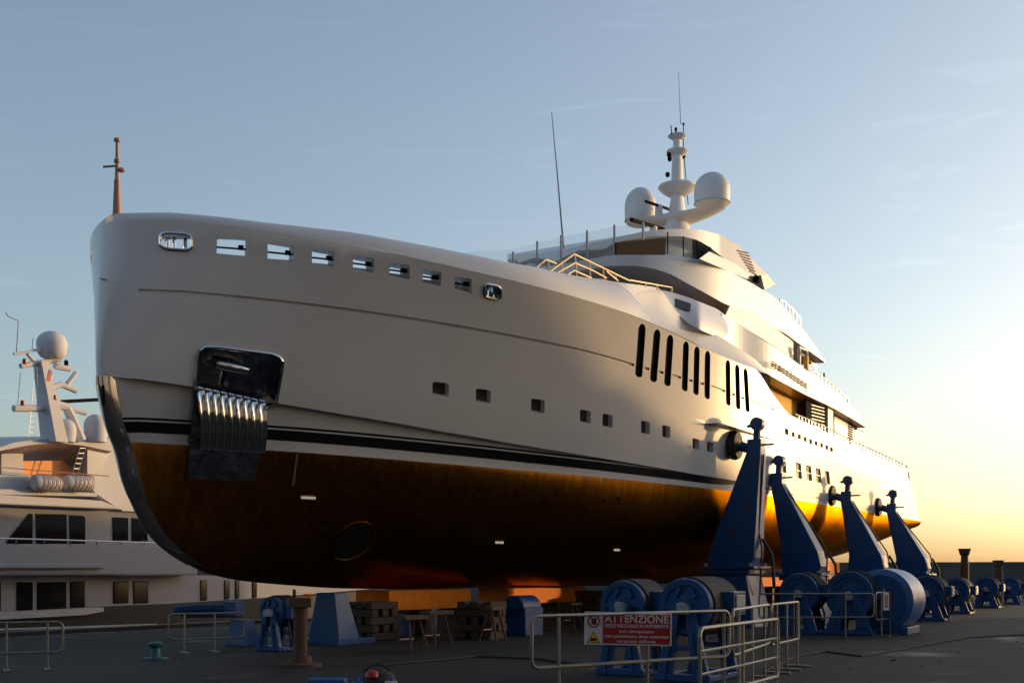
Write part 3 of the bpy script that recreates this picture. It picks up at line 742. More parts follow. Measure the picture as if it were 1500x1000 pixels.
# lower house: forward part shows dark under the brow
brow_plan = plan_curve(14.6, 4.75, 6.5, 31.5, .55)
x_end, _ = px_of(*brow_plan[-1]); print('brow aft x', x_end)
s_tip, _ = by_t(1209, 530, 5.3)
brow_plan = plan_curve(14.6, 4.75, 6.0, s_tip, .55)
brow_top = [(740, 398), (787, 392), (822, 387), (860, 380), (887, 375), (900, 373.5), (927, 371.5), (972, 371.5), (1023, 380), (1060, 393), (1100, 414), (1136, 436), (1173, 478), (1189, 499), (1209, 529)]
brow_bot = [(740, 412), (822, 402), (868, 393), (889, 389.5), (927, 389), (953, 392), (980, 400), (1007, 415), (1033, 429), (1060, 444), (1084, 454), (1150, 488), (1209, 531)]
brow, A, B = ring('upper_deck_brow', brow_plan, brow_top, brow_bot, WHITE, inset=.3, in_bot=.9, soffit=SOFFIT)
print('brow z', [(round(a[0], 1), round(a[1], 1), round(a[2], 2), round(b[2], 2)) for a, b in list(zip(A, B))[::5]])
# upper deck side band with the row of slots, aft tip over the side deck
u_tip, _ = by_t(1269, 626, 5.75)
ubt = lambda x: 5.1 + .65 * sstep(1060, 1150, x)
ub_plan = [(by_t(x, 0, ubt(x))[0], ubt(x)) for x in range(1058, 1270, 6)] + [(u_tip, 5.75)]
ub_top = [(1040, 449), (1063, 462), (1084, 474), (1110, 493), (1147, 516), (1162, 527), (1185, 545), (1243, 590), (1256, 604), (1269, 625)]
ub_bot = [(1040, 482), (1056, 496), (1104, 528), (1126, 549), (1178, 577), (1210, 592), (1224, 599), (1255, 617), (1270, 627)]
def side_band(name, plan, top, bot, m, thick=.25, deck=True, soff=SOFFIT, inboard=None):
    b = MB(); A = []; B = []
    for s, t in plan:
        x, Y = px_of(s, t); zt = E0 + (842 - interp(top, x)) * Y / F; zb = min(zt - .03, E0 + (842 - interp(bot, x)) * Y / F); A.append((s, t, zt)); B.append((s, t, zb))
    for sg in (1, -1):
        mm = lambda lst, dt=0, dz=0: [L(p[0], sg * (p[1] - dt), p[2] + dz) for p in lst]
        b.grid([mm(B), mm(A), mm(A, thick), [L(p[0], sg * (p[1] - thick), max(q[2] + .15, p[2] - .6)) for p, q in zip(A, B)]], m, False)
    b.grid([[L(*p) for p in B], [L(p[0], -p[1], p[2]) for p in B]], soff, False)
    e = [L(*A[-1]), L(*B[-1]), L(B[-1][0], -B[-1][1], B[-1][2]), L(A[-1][0], -A[-1][1], A[-1][2])]; b.add(e, [(0, 1, 2, 3)], m)
    e = [L(*A[0]), L(*B[0]), L(B[0][0], -B[0][1], B[0][2]), L(A[0][0], -A[0][1], A[0][2])]; b.add(e, [(0, 1, 2, 3)], m)
    return b.build(name, yacht), A, B
ub, UA, UB = side_band('side_deck_roof', ub_plan, ub_top, ub_bot, WHITE, soff=WARMCEIL)
print('ub z', [(round(a[0], 1), round(a[2], 2), round(b[2], 2)) for a, b in list(zip(UA, UB))[::4]])
def on_t(t):          # prism poly helper at given lateral offset
    return lambda pts: [Vector(T(x, y, t)) for x, y in pts]
def panel(name, pts, t, depth, m, parent=None, mirror=True, lab=None):
    b = MB(); po = [Vector(T(x, y, t)) for x, y in pts]; b.prism(po, (0, depth, 0), m)
    if False: b.prism([Vector((p.x, -p.y, p.z)) for p in po], (0, -depth, 0), m)
    return b.build(name, parent or yacht, label=lab)
# row of air slots
for r_ in range(10):
    x = 1131 + r_ * 5.3; y = 528 + r_ * 3.55
    b = MB()
    for k in range(3):
        yy = y + k * 3.0; b.prism([Vector(T(x, yy, 5.78)), Vector(T(x + 4.0, yy + 2.2, 5.78)), Vector(T(x + 4.0, yy + 3.4, 5.78)), Vector(T(x, yy + 1.2, 5.78))], (0, .04, 0), RUST)
    b.build('air_vent', yacht)
# cheek plate bulging out under the brow
def ckt(x, v):
    u = (x - 965) / 101.5; s_ = by_t(x, 470, 4.8)[0]; sh = min(hull_t(s_, 7.6) - wid(s_) - .03, 5.3)
    return (sh - .28) * (1 - v) + sh * v + .07 * math.sin(PI * min(1, v)) * sstep(0, .6, u)
ck = MB(); R = []
ctop = [(965, 424), (985, 428), (1010, 436), (1035, 446), (1050, 452), (1062, 461), (1066.5, 475)]
cbot = [(965, 428), (989, 455), (1008, 470), (1030, 482), (1048, 490), (1060, 493), (1066.5, 486)]
for k in range(13):
    v = k / 12; r = []
    for j in range(29):
        x = 965 + 101.5 * j / 28; yt = interp(ctop, x); yb = interp(cbot, x) + 3; y = yt + (yb - yt) * v
        u = j / 28; tb = ckt(x, v)
        r.append(Vector(T(x, y, tb)))
    R.append(r)
ck.grid(R, WHITE)
rim = [R[i][-1] for i in range(13)]; ck.grid([rim, [p + Vector((.0, .9, 0)) for p in rim]], WHITE, False)
ck.grid([R[0], [p + Vector((0, .9, 0)) for p in R[0]]], WHITE, False)
cheek = ck.build('side_fairing', yacht)
wn = MB(); po = [Vector(T(x, y, ckt(x, (y - interp(ctop, x)) / (interp(cbot, x) + 3 - interp(ctop, x))) + .02)) for x, y in ((990, 437), (1012, 444.5), (1011, 456), (990, 448))]; wn.prism(po, (0, .06, 0), GLASSD); wn.build('fairing_window', cheek)
# walls behind: forward dark saloon windows and aft house
hw_plan = plan_curve(16.4, 3.9, 5.0, s_tip - 2.5, .5)
b = MB(); r0 = []; r1 = []; r2 = []; r3 = []
for s, t in hw_plan:
    r0.append((s, t, 7.9)); r1.append((s, t, 8.5)); r2.append((s, t, 10.3)); 
full = lambda lst: [L(*p) for p in lst[::-1]] + [L(p[0], -p[1], p[2]) for p in lst[1:]]
b.grid([full(r0), full(r1), full(r2)], None, True, mats=[WHITE, GLASSD]); b.build('deckhouse', yacht)
# glass bulwark and gold reflections painted as yellow strips behind it
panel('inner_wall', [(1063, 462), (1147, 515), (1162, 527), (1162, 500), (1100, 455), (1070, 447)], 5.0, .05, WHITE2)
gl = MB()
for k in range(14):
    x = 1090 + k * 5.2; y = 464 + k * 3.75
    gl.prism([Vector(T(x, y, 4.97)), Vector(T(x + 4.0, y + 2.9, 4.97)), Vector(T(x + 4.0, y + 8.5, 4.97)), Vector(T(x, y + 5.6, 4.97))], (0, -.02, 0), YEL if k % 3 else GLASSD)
gl.build('gold_reflection_row', yacht)
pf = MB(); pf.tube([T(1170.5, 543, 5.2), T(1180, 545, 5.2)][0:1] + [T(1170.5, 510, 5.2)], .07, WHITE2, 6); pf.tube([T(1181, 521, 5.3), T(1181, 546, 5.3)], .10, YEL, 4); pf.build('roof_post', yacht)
MB().tube([T(x, y, 5.25) for x, y in ((1170, 508), (1182, 514), (1182, 524), (1172, 518), (1170, 508))], .045, WHITE2, 6).build('roof_bracket', yacht)
# side deck recess behind the hull opening
panel('golden_glow_wall', [(1128, 550), (1178, 578), (1184, 640), (1128, 610)], 5.15, .1, YEL)  # wall whose yellow is painted glow
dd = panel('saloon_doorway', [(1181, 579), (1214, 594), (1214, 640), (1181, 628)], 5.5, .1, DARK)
sb2 = MB()
for k in range(7):
    y = 592 + k * 5; sb2.prism([Vector(T(x_, y_, 5.54)) for x_, y_ in ((1189, y), (1208, y + 5), (1208, y + 6.4), (1189, y + 1.4))], (0, .05, 0), SOFFIT)
sb2.build('stair_tread', dd)
panel('deckhouse_end_post', [(1213, 594), (1220, 597), (1221, 640), (1213, 636)], 5.6, .5, WHITE2)
panel('aft_deckhouse_wall', [(1222, 596), (1252, 611), (1255, 619), (1257, 660), (1223, 642)], 5.4, .6, WHITE)
lv = MB()
for k in range(11):
    y = 613 + k * 3.3; lv.prism([Vector(T(x_, y_, 5.43)) for x_, y_ in ((1243, y), (1249.5, y + 2.6), (1249.8, y + 4.4), (1243.2, y + 1.8))], (0, .03, 0), DARK)
lv.build('louvre', yacht)
panel('aft_roof_underside_bracket', [(1255, 614), (1269, 625), (1267, 629), (1256, 629)], 5.5, 1.2, SOFFIT)
# top tier
ht_tip, _ = by_t(1136, 417, 4.3)
top_plan = plan_curve(17.2, 3.5, 5.0, ht_tip, .8)
ht_top = [(806, 384), (811, 380), (820, 371), (852, 359), (900, 349), (937, 340), (980, 335), (1028, 336.5), (1055, 344), (1081, 359), (1108, 386), (1124, 402), (1136, 417)]
ht_bot = [(806, 388), (823, 378), (847, 367), (889, 364), (900, 355), (927, 350), (959, 346), (1000, 346), (1023, 352), (1040, 362), (1060, 378), (1087, 399), (1111, 412), (1136, 419)]
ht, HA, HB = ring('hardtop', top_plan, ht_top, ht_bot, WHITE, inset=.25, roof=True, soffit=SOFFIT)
print('ht z', [(round(a[0], 1), round(a[1], 1), round(a[2], 2), round(b[2], 2)) for a, b in list(zip(HA, HB))[::5]])
wp = plan_curve(18.0, 3.1, 4.6, ht_tip - 4.5, .5)
b = MB(); r0 = [(s, t, 10.2) for s, t in wp]; r1 = []
for s, t in wp:
    x, Y = px_of(s, t); r1.append((s, t, E0 + (842 - interp(ht_bot, x)) * Y / F + .05))
b.grid([full(r0), full(r1)], GREYG); b.build('wheelhouse_windscreen', yacht)
panel('wheelhouse_shade_panel', [(903, 355), (975, 348), (975, 373), (903, 373)], 4.2, .05, DARK)  # dark sheet standing in for the shaded recess under the hardtop
panel('windbreak_panel', [(1025, 379), (1039, 368.5), (1079, 387), (1110, 411), (1095, 409)], 4.72, .04, GREYG)
gr = MB()
for k in range(8):
    x = 1080 + k * 2.6; y = 366 + k * 4.2; gr.prism([Vector(T(a_, b_, 4.42)) for a_, b_ in ((x, y), (x + 17 - k, y + 4 + k * .3), (x + 17 - k, y + 5.6 + k * .3), (x, y + 1.6))], (0, .03, 0), RUST)
gr.build('exhaust_grille', yacht)
panel('wing_tip', [(1115, 403), (1124, 402), (1136.5, 417), (1120, 424)], 4.6, 1.2, SOFFIT)
b = MB(); b.lathe(T(1108, 409, 4.8), (1, 0, 0), [(-.12, .05), (-.1, .12), (.1, .12), (.12, .05)], DARK, 12); b.build('deck_camera', yacht)
# glass balustrade on the brow
def on_plan(plan, x0):
    for (s0, t0), (s1, t1) in zip(plan, plan[1:]):
        xa, _ = px_of(s0, t0); xb, _ = px_of(s1, t1)
        if (xa - x0) * (xb - x0) <= 0 and xa != xb:
            u = (x0 - xa) / (xb - xa); return s0 + (s1 - s0) * u, t0 + (t1 - t0) * u
    return None
bal = [(s, max(t - .1, 0)) for s, t in brow_plan]
gtop = [(740, 368), (756, 364), (787, 356), (822, 347), (860, 340), (900, 332), (942, 328), (978, 340), (1000, 346), (1022, 352), (1060, 380)]
seq = [(s, t) for s, t in bal if px_of(s, t)[0] < 1024]
b = MB(); r0 = []; r1 = []
for s, t in seq:
    x, Y = px_of(s, t); r0.append((s, t, E0 + (842 - interp(brow_top, x)) * Y / F)); r1.append((s, t, E0 + (842 - interp(gtop, x)) * Y / F))
b.grid([full(r0), full(r1)], GLASSC); b.build('glass_balustrade', yacht)
for x in (787, 822, 860, 900, 942, 978, 1001, 1021):
    st_ = on_plan(bal, x)
    if not st_: continue
    Y = px_of(*st_)[1]; z0 = E0 + (842 - interp(brow_top, x)) * Y / F - .1; z1 = E0 + (842 - interp(gtop, x)) * Y / F
    if x < 950: MB().tube([L(*st_, z0), L(*st_, z1 + .05)], .035, GREY, 6).build('balustrade_post', yacht)
    else: MB().tube([L(*st_, z0), L(*st_, z1)], .018, DARK, 6).build('balustrade_post', yacht)
MB().tube([L(*bal[0], 10.2), L(*bal[0], 11.0)], .035, GREY, 6).build('balustrade_post', yacht)
# stair rails forward of the brow with yellow sunlight put into their colour
RAIL = mat('sunlit_tone_rail', (.55, .42, .24), .5, metal=.1)
def rails(name, lines, t, r=.022, m=RAIL):
    b = MB()
    for ln in lines: b.tube([T(x, y, t) for x, y in ln], r, m, 6)
    return b.build(name, yacht)
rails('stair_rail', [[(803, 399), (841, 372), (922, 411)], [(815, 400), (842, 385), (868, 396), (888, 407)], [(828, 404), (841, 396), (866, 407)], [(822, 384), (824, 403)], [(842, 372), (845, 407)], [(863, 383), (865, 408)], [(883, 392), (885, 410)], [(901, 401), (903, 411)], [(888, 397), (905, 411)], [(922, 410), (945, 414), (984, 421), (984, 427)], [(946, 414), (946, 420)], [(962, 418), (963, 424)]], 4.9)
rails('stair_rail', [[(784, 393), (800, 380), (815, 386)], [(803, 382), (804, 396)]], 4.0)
# railings aft
b = MB(); rl = [(1164, 606), (1190, 616), (1217, 629), (1248, 645), (1290, 664), (1328, 682)]
b.tube([T(x, y, 5.95) for x, y in rl], .028, STEEL, 6); b.tube([T(x, y + 4, 5.95) for x, y in rl], .012, STEEL, 5)
b.tube([T(1328, 682, 5.95), T(1332, 702, 5.95)], .03, STEEL, 6)
for k in range(34):
    x = 1170 + k * 4.8; y = interp(rl, x); yb = interp([(1164, 612), (1217, 637), (1260, 661), (1296, 680), (1332, 703)], x); b.tube([T(x, y, 5.95), T(x + .6, yb, 5.95)], .009, STEEL, 5)
b.build('aft_railing', yacht)
b = MB(); rl = [(1183, 546), (1192, 543), (1205, 552), (1225, 567), (1242, 584), (1243, 592)]
b.tube([T(x, y, 5.6) for x, y in rl], .03, STEEL, 6)
for k in range(9):
    x = 1192 + k * 5.6; b.tube([T(x, interp(rl, x), 5.6), T(x + 1, interp(ub_top, x + 1), 5.6)], .02, STEEL, 5)
b.tube([T(1207, 553, 5.6), T(1207, 546, 5.6)], .03, DARK, 6)
b.build('upper_railing', yacht)
b = MB(); rl = [(1142, 439), (1148, 441), (1160, 452), (1172, 466), (1173, 478)]
b.tube([T(x, y, 4.9) for x, y in rl], .03, STEEL, 6)
for k in range(6):
    x = 1145 + k * 5.2; b.tube([T(x, interp(rl, x), 4.9), T(x + 1, interp(rl, x) + 11, 4.9)], .02, STEEL, 5)
b.build('top_railing', yacht)
# jackstaff at the bow
zt = interp(C0, .4)
js = MB(); J = lambda y: T(171.5, y, .0)
js.tube([J(316), J(266)], [.085, .055], BRONZE, 10); js.tube([J(266), J(206)], [.042, .026], BRONZE, 8); js.lathe(J(267), (0, 0, 1), [(-.03, .06), (.03, .06)], BRONZE, 10); js.lathe(J(236), (0, 0, 1), [(-.05, .03), (-.02, .06), (.02, .06), (.05, .03)], BRONZE, 10)
js.lathe(J(205), (0, 0, 1), [(-.04, .03), (-.03, .06), (.02, .06), (.04, .02)], BRONZE, 10)
js.tube([J(243), Vector(J(244)) + Vector((-.12, .24, 0))], .02, BRONZE, 6); js.lathe(Vector(J(247)) + Vector((.05, -.06, -.02)), (0, 0, 1), [(-.05, .02), (-.02, .07), (.03, .05)], BRONZE, 8)
js.build('jackstaff', yacht)
# whip antennas
MB().tube([T(826, 368, 0), T(817, 262, 0), T(808, 164, 0)], [.035, .022, .012], GREY, 5).build('whip_antenna', yacht)
# mast
ms_s, _ = by_t(990, 330, 0)
def M_(px, py, t=0): return Vector(T(px, py, t))
mm = MB()
base = M_(992, 334); ztop = M_(989, 200).z; sx = base.x
def sec(z, a, b_): return [Vector((sx + a * math.cos(k * PI / 8), b_ * math.sin(k * PI / 8), z)) for k in range(16)]
zz = lambda y: M_(990, y).z
R = [sec(z, a, b_) + [sec(z, a, b_)[0]] for z, a, b_ in ((11.2, 1.2, 1.0), (zz(340), .75, .5), (zz(315), .5, .32), (zz(290), .32, .24), (zz(240), .26, .2), (zz(205), .20, .14), (zz(197), .12, .1))]
mm.grid(R, WHITE2)
mast = mm.build('mast', yacht)
def plat(y, r, th, dx=0):
    b = MB(); c = Vector((sx + dx, 0, zz(y))); b.lathe(c, (0, 0, 1), [(-th, r * .35), (-th * .4, r * .8), (0, r), (th * .25, r * .95), (th * .4, r * .4)], WHITE2, 28); return b.build('mast_platform', mast)
plat(198, .36, .16); plat(221, .42, .2); plat(274, .74, .36)
b = MB()
for sg in (1, -1):
    rws = []
    for k in range(9):
        u = k / 8; y_ = sg * 1.75 * u; r_ = []
        for a in range(13):
            an_ = 2 * PI * a / 12; r_.append(Vector((sx + (.75 - .25 * u) * math.cos(an_), y_, zz(322) + .05 + .25 * u ** 2 + (.22 - .14 * u) * math.sin(an_))))
        rws.append(r_)
    b.grid(rws, WHITE2)
b.build('radome_wing', mast)
def dome(px, yt, yb, r, t, mb=None):
    s_, zt = by_t(px, yt, t); _, zb = by_t(px, yb, t); hc = zt - zb
    prof = [(0, r * .55), (.05 * hc, r * .85), (.1 * hc, r * .92), (.12 * hc, r * .98), (.5 * hc, r)] + [(.5 * hc + (hc * .5) * math.sin(a * PI / 16), r * math.cos(a * PI / 16)) for a in range(1, 9)]
    b = MB(); b.lathe(L(s_, t, zb), (0, 0, 1), prof, WHITE2, 32); 
    b.lathe(L(s_, t, zb + .13 * hc), (0, 0, 1), [(-.02, r * .97), (0, r * 1.02), (.02, r * 1.0)], SOFFIT, 32)
    return b.build('radome', mast)
px1, Y1 = px_of(ms_s, 1.6); px2, Y2 = px_of(ms_s, -1.7); print('dome x', px1, px2)
tR = 2.1; tL = -1.8
for _ in range(1): pass
dome(1043, 253, 305, 25.5 * 44 / F, 1.9); dome(938, 275, 331, 22.5 * 47 / F, -1.7)
b = MB(); b.tube([M_(946, 295, -.6), M_(984, 308, -.6)], .06, DARK, 8); b.lathe(M_(965, 308, -.6), (0, 0, 1), [(-.3, .16), (.18, .14), (.2, .05)], WHITE2, 12); b.build('radar_scanner', mast)
b = MB(); b.tube([M_(925, 322, -.2), M_(972, 336, -.2)], .08, DARK, 8); b.lathe(M_(957, 338, -.2), (0, 0, 1), [(-.3, .16), (.15, .14), (.2, .05)], WHITE2, 12); b.build('radar_scanner', mast)
b = MB(); b.tube([M_(984, 198), M_(983, 184)], .02, DARK, 5); b.lathe(M_(990, 193), (0, 0, 1), [(0, .04), (.12, .06), (.16, .03)], DARK, 8); b.tube([M_(1001, 180), M_(1001, 218), M_(1008, 300)], .018, DARK, 5); b.lathe(M_(1001, 182), (0, 0, 1), [(-.05, .02), (0, .06), (.05, .02)], DARK, 8)
b.tube([M_(997, 182), M_(994, 106)], [.015, .008], GREY, 5)
b.build('mast_aerial', mast)
for x, y in ((981, 233), (1001, 229), (978, 256), (980, 227)):
    MB().lathe(M_(x, y, .05), (0, 0, 1), [(-.08, .06), (.0, .09), (.08, .07), (.1, .02)], DARK, 10).build('navigation_light', mast)

# ============================================================ SECOND YACHT (afloat behind the quay, left)
TB = -20.5
y2 = empty('motor_yacht', world_of(0, TB, -1), PI / 2 - TH)
tag(y2, 'smaller white motor yacht afloat behind the bow, with rows of dark windows', 'yacht')
def Q(px, py, t=TB):
    s, z = by_t(px, py, t); return Vector((s, -(t - TB), z + 1))
def slab(name, pts, t0, depth, m, parent=y2, bevel=0):
    return MB().prism([Q(x, y, t0) for x, y in pts], (0, depth, 0), m).build(name, parent, bevel=bevel)
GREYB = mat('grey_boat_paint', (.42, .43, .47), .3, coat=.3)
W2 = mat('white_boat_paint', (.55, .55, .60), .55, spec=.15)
W3 = mat('shaded_white_boat_paint', (.30, .31, .36), .65, spec=.1)  # white boat paint darkened: shade on the lower parts put into the colour
slab('hull', [(-180, 905), (0, 897), (150, 889), (285, 883), (420, 874), (563, 862), (563, 903), (420, 917), (285, 924), (0, 942), (-180, 958)], TB, 7, mat('dark_grey_hull', (.035, .035, .045), .6, spec=.12), bevel=.05)
slab('rub_rail', [(-60, 898), (0, 896), (125, 890), (152, 889), (152, 895), (125, 900), (0, 907), (-60, 911)], TB + .25, .4, GREYB)
slab('rub_strake', [(-180, 920), (0, 920), (230, 913), (230, 915), (0, 923), (-180, 924)], TB + .12, .3, GREYB)
slab('boot_line', [(-180, 946), (16, 937), (300, 920), (300, 921.5), (16, 939), (-180, 948)], TB + .1, .3, W3)
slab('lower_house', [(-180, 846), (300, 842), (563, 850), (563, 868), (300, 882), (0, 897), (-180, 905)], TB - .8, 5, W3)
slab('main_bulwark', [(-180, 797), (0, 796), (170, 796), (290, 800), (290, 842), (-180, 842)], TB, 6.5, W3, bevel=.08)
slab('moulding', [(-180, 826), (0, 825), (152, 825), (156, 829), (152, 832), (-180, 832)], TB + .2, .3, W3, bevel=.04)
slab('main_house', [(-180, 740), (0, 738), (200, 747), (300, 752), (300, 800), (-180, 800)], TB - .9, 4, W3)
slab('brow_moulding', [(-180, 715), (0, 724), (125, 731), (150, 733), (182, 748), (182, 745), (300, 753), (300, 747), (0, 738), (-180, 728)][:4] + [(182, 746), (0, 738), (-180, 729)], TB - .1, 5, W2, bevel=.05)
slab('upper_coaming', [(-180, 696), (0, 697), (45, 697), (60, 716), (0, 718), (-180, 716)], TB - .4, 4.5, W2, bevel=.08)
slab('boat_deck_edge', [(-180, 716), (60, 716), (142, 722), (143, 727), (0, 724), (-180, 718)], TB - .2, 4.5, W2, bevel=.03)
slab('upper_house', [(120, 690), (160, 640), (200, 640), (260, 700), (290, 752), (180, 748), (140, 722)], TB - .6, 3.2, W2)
for pts in ([(10, 796), (12, 790), (44, 752), (48, 752), (48, 797), (12, 797)], [(54, 752), (98, 753), (98, 798), (54, 797)], [(103, 754), (122, 755), (125, 758), (125, 796), (121, 798), (103, 798)], [(166, 757), (188, 758), (188, 791), (166, 791)], [(194, 758), (216, 760), (216, 792), (194, 792)]):
    slab('window', pts, TB - .86, .1, GLASSD)
for x0, x1, y0, y1 in ((-24, 2, 852, 896), (25, 49, 852, 896), (55, 98, 852, 896), (103.5, 125, 851, 893), (166.5, 189, 851, 884), (196, 218, 851, 884), (294, 304, 849, 880), (329, 337, 849, 878), (345, 351, 849, 877), (370, 377, 850, 876)):
    slab('window', [(x0, y0), (x1, y0), (x1, y1 - 1), (x0, y1)], TB - .76, .1, GLASSD, bevel=.04)
b = MB(); b.tube([Q(-180, 786, TB + .02), Q(0, 788, TB + .02), Q(110, 791, TB + .02), Q(230, 795, TB + .02)], .03, STEEL, 5)
for x in (24, 65, 104, 142, 177, 211): b.tube([Q(x, 790, TB), Q(x, 798, TB)], .025, STEEL, 5)
b.build('railing', y2)
b = MB(); b.tube([Q(-60, 680, TB + .02), Q(0, 684, TB + .02), Q(160, 697, TB + .02)], .022, BRONZE, 5); b.build('railing', y2)
# flybridge roof on its supports
rf = MB(); top_ = [(-60, 667), (0, 655), (20, 648), (50, 644), (90, 641), (135, 640), (160, 642)]; bo = [(-60, 672), (0, 660), (40, 652), (80, 648), (120, 652), (160, 660)]
A_ = [Q(x, y) for x, y in top_]; 
rows = [[Q(x, interp(bo, x)) for x in range(-60, 165, 8)], [Q(x, interp(top_, x)) for x in range(-60, 165, 8)], [Q(x, interp(top_, x)) + Vector((0, 3.5, .25)) for x in range(-60, 165, 8)]]
rf.grid(rows, W2); rf.grid([rows[0], [Q(x, interp([(-60, 676), (0, 664), (40, 672), (120, 675), (160, 690)], x)) + Vector((0, 3.5, 0)) for x in range(-60, 165, 8)]], mat('peach_lit_soffit', (.62, .42, .30), .4), False); rf.build('flybridge_roof', y2)  # peach of the soffit is warm light put into its colour
slab('roof_support', [(8, 664), (34, 664), (34, 696), (2, 694), (2, 665)], TB - .8, .4, W2)
slab('orange_screen', [(34, 675), (92, 674), (108, 690), (112, 699), (34, 696)], TB - 1.0, .1, mat('orange_screen', (.8, .28, .06), .5))
slab('roof_support', [(128, 655), (150, 650), (158, 668), (142, 702), (128, 700)], TB - .3, .5, GREYB)
b = MB()
for x in (0, 9): b.tube([Q(127 - x, 652, TB - .2), Q(110 - x * .9, 705, TB - .2)], .02, STEEL, 5)
for k in range(7): b.tube([Q(126 - k * 2.3, 656 + k * 7.5, TB - .2), Q(117 - k * 2.2, 656 + k * 7.5, TB - .2)], .015, STEEL, 4)
b.build('ladder', y2)
def raft(x0, x1, yc, r):
    rr = empty('life_raft', (0, 0, 0), 0, y2)
for x0, x1 in ((48, 86), (94, 132)):
    b = MB(); a, c = Q(x0, 706, TB + .1), Q(x1, 708, TB + .1); d = (c - a); n_ = d.normalized()
    b.lathe(a, n_, [(0, .05), (.03, .25), (.12, .3), (d.length - .12, .3), (d.length - .03, .25), (d.length, .05)], W2, 20); ob = b.build('life_raft_canister', y2)
    b = MB()
    for k in range(5):
        c_ = a + d * (.3 + .16 * k); b.tube([c_ + Vector((0, .34 * math.cos(q), .34 * math.sin(q))) for q in [i * PI / 8 for i in range(17)]], .018, BRONZE, 4, False)
    b.build('raft_lashing', ob)
# signal mast of the second yacht
b = MB(); b.frus(Q(80, 648), (.55, .9), Q(60, 530), (.34, .5), W2); b.build('signal_mast', y2)
def bar(name, pts, r, m=W2, n=8): return MB().tube([Q(*p) for p in pts], r, m, n).build(name, y2)
bar('mast_leg', [(117, 645), (104, 610), (96, 594)], [.26, .2, .15]); bar('mast_leg', [(98, 596), (74, 590)], .17)
b = MB(); c = Q(76, 525); b.lathe(c, (0, 0, 1), [(0, .3), (.05, .42), (.2, .52), (.55, .57)] + [(.55 + .5 * math.sin(k * PI / 16), .57 * math.cos(k * PI / 16)) for k in range(1, 9)], W2, 28); b.build('radome', y2)
b = MB(); c = Q(140, 636); b.lathe(c, (0, 0, 1), [(-.3, .4), (.0, .45), (.35, .45)] + [(.35 + .45 * math.sin(k * PI / 16), .45 * math.cos(k * PI / 16)) for k in range(1, 9)], W2, 28); b.build('radome', y2)
b = MB(); c = Q(96, 636); b.lathe(c, (0, 0, 1), [(-.3, .35), (.0, .4), (.2, .4)] + [(.2 + .4 * math.sin(k * PI / 16), .4 * math.cos(k * PI / 16)) for k in range(1, 9)], W2, 28); b.build('radome', y2)
bar('mast_arm', [(20, 518), (35, 517), (53, 512)], .05); bar('mast_arm', [(40, 518), (50, 530)], .07)
bar('mast_arm', [(30, 536), (56, 531), (88, 527)], .1); bar('mast_arm', [(56, 512), (88, 527)], .12)
bar('mast_arm', [(80, 536), (102, 540)], .12); bar('mast_arm', [(72, 568), (90, 563), (111, 572)], .12); bar('mast_arm', [(98, 563), (106, 553), (111, 546)], .1)
bar('mast_arm', [(20, 598), (64, 598), (90, 595)], .13); bar('mast_arm', [(90, 595), (126, 605)], .1)
bar('radar_bar', [(90, 588), (146, 585)], .07, DARK)
for x, y in ((36, 529), (82, 520), (33, 590), (80, 582), (97, 531)): MB().lathe(Q(x, y, TB + .3), (0, 0, 1), [(-.1, .07), (-.06, .08), (.06, .08), (.1, .04)], RED if y != 531 else DARK, 10).build('signal_lamp', y2)
MB().add([Q(74, 540, TB + .3), Q(77, 545, TB + .3), Q(71, 563, TB + .3), Q(66, 560, TB + .3)], [(0, 1, 2, 3)], RED).build('flag', y2)
b = MB()
for x in (0, 10): b.tube([Q(51 + x * .5 - 0, 538, TB), Q(42 + x, 640, TB)], .018, STEEL, 4)
for k in range(12): b.tube([Q(50.3 - k * .75, 545 + k * 8, TB), Q(55.3 - k * .35 + .0, 545 + k * 8, TB)], .014, STEEL, 4)
b.build('mast_ladder', y2)
bar('anemometer', [(24, 516), (27, 470), (12, 463), (8, 457)], .02, GREY, 5)
bar('aerial', [(26, 592), (30, 545)], .015, GREY, 5); bar('aerial', [(47, 512), (48, 495)], .012, GREY, 5)
W2.node_tree

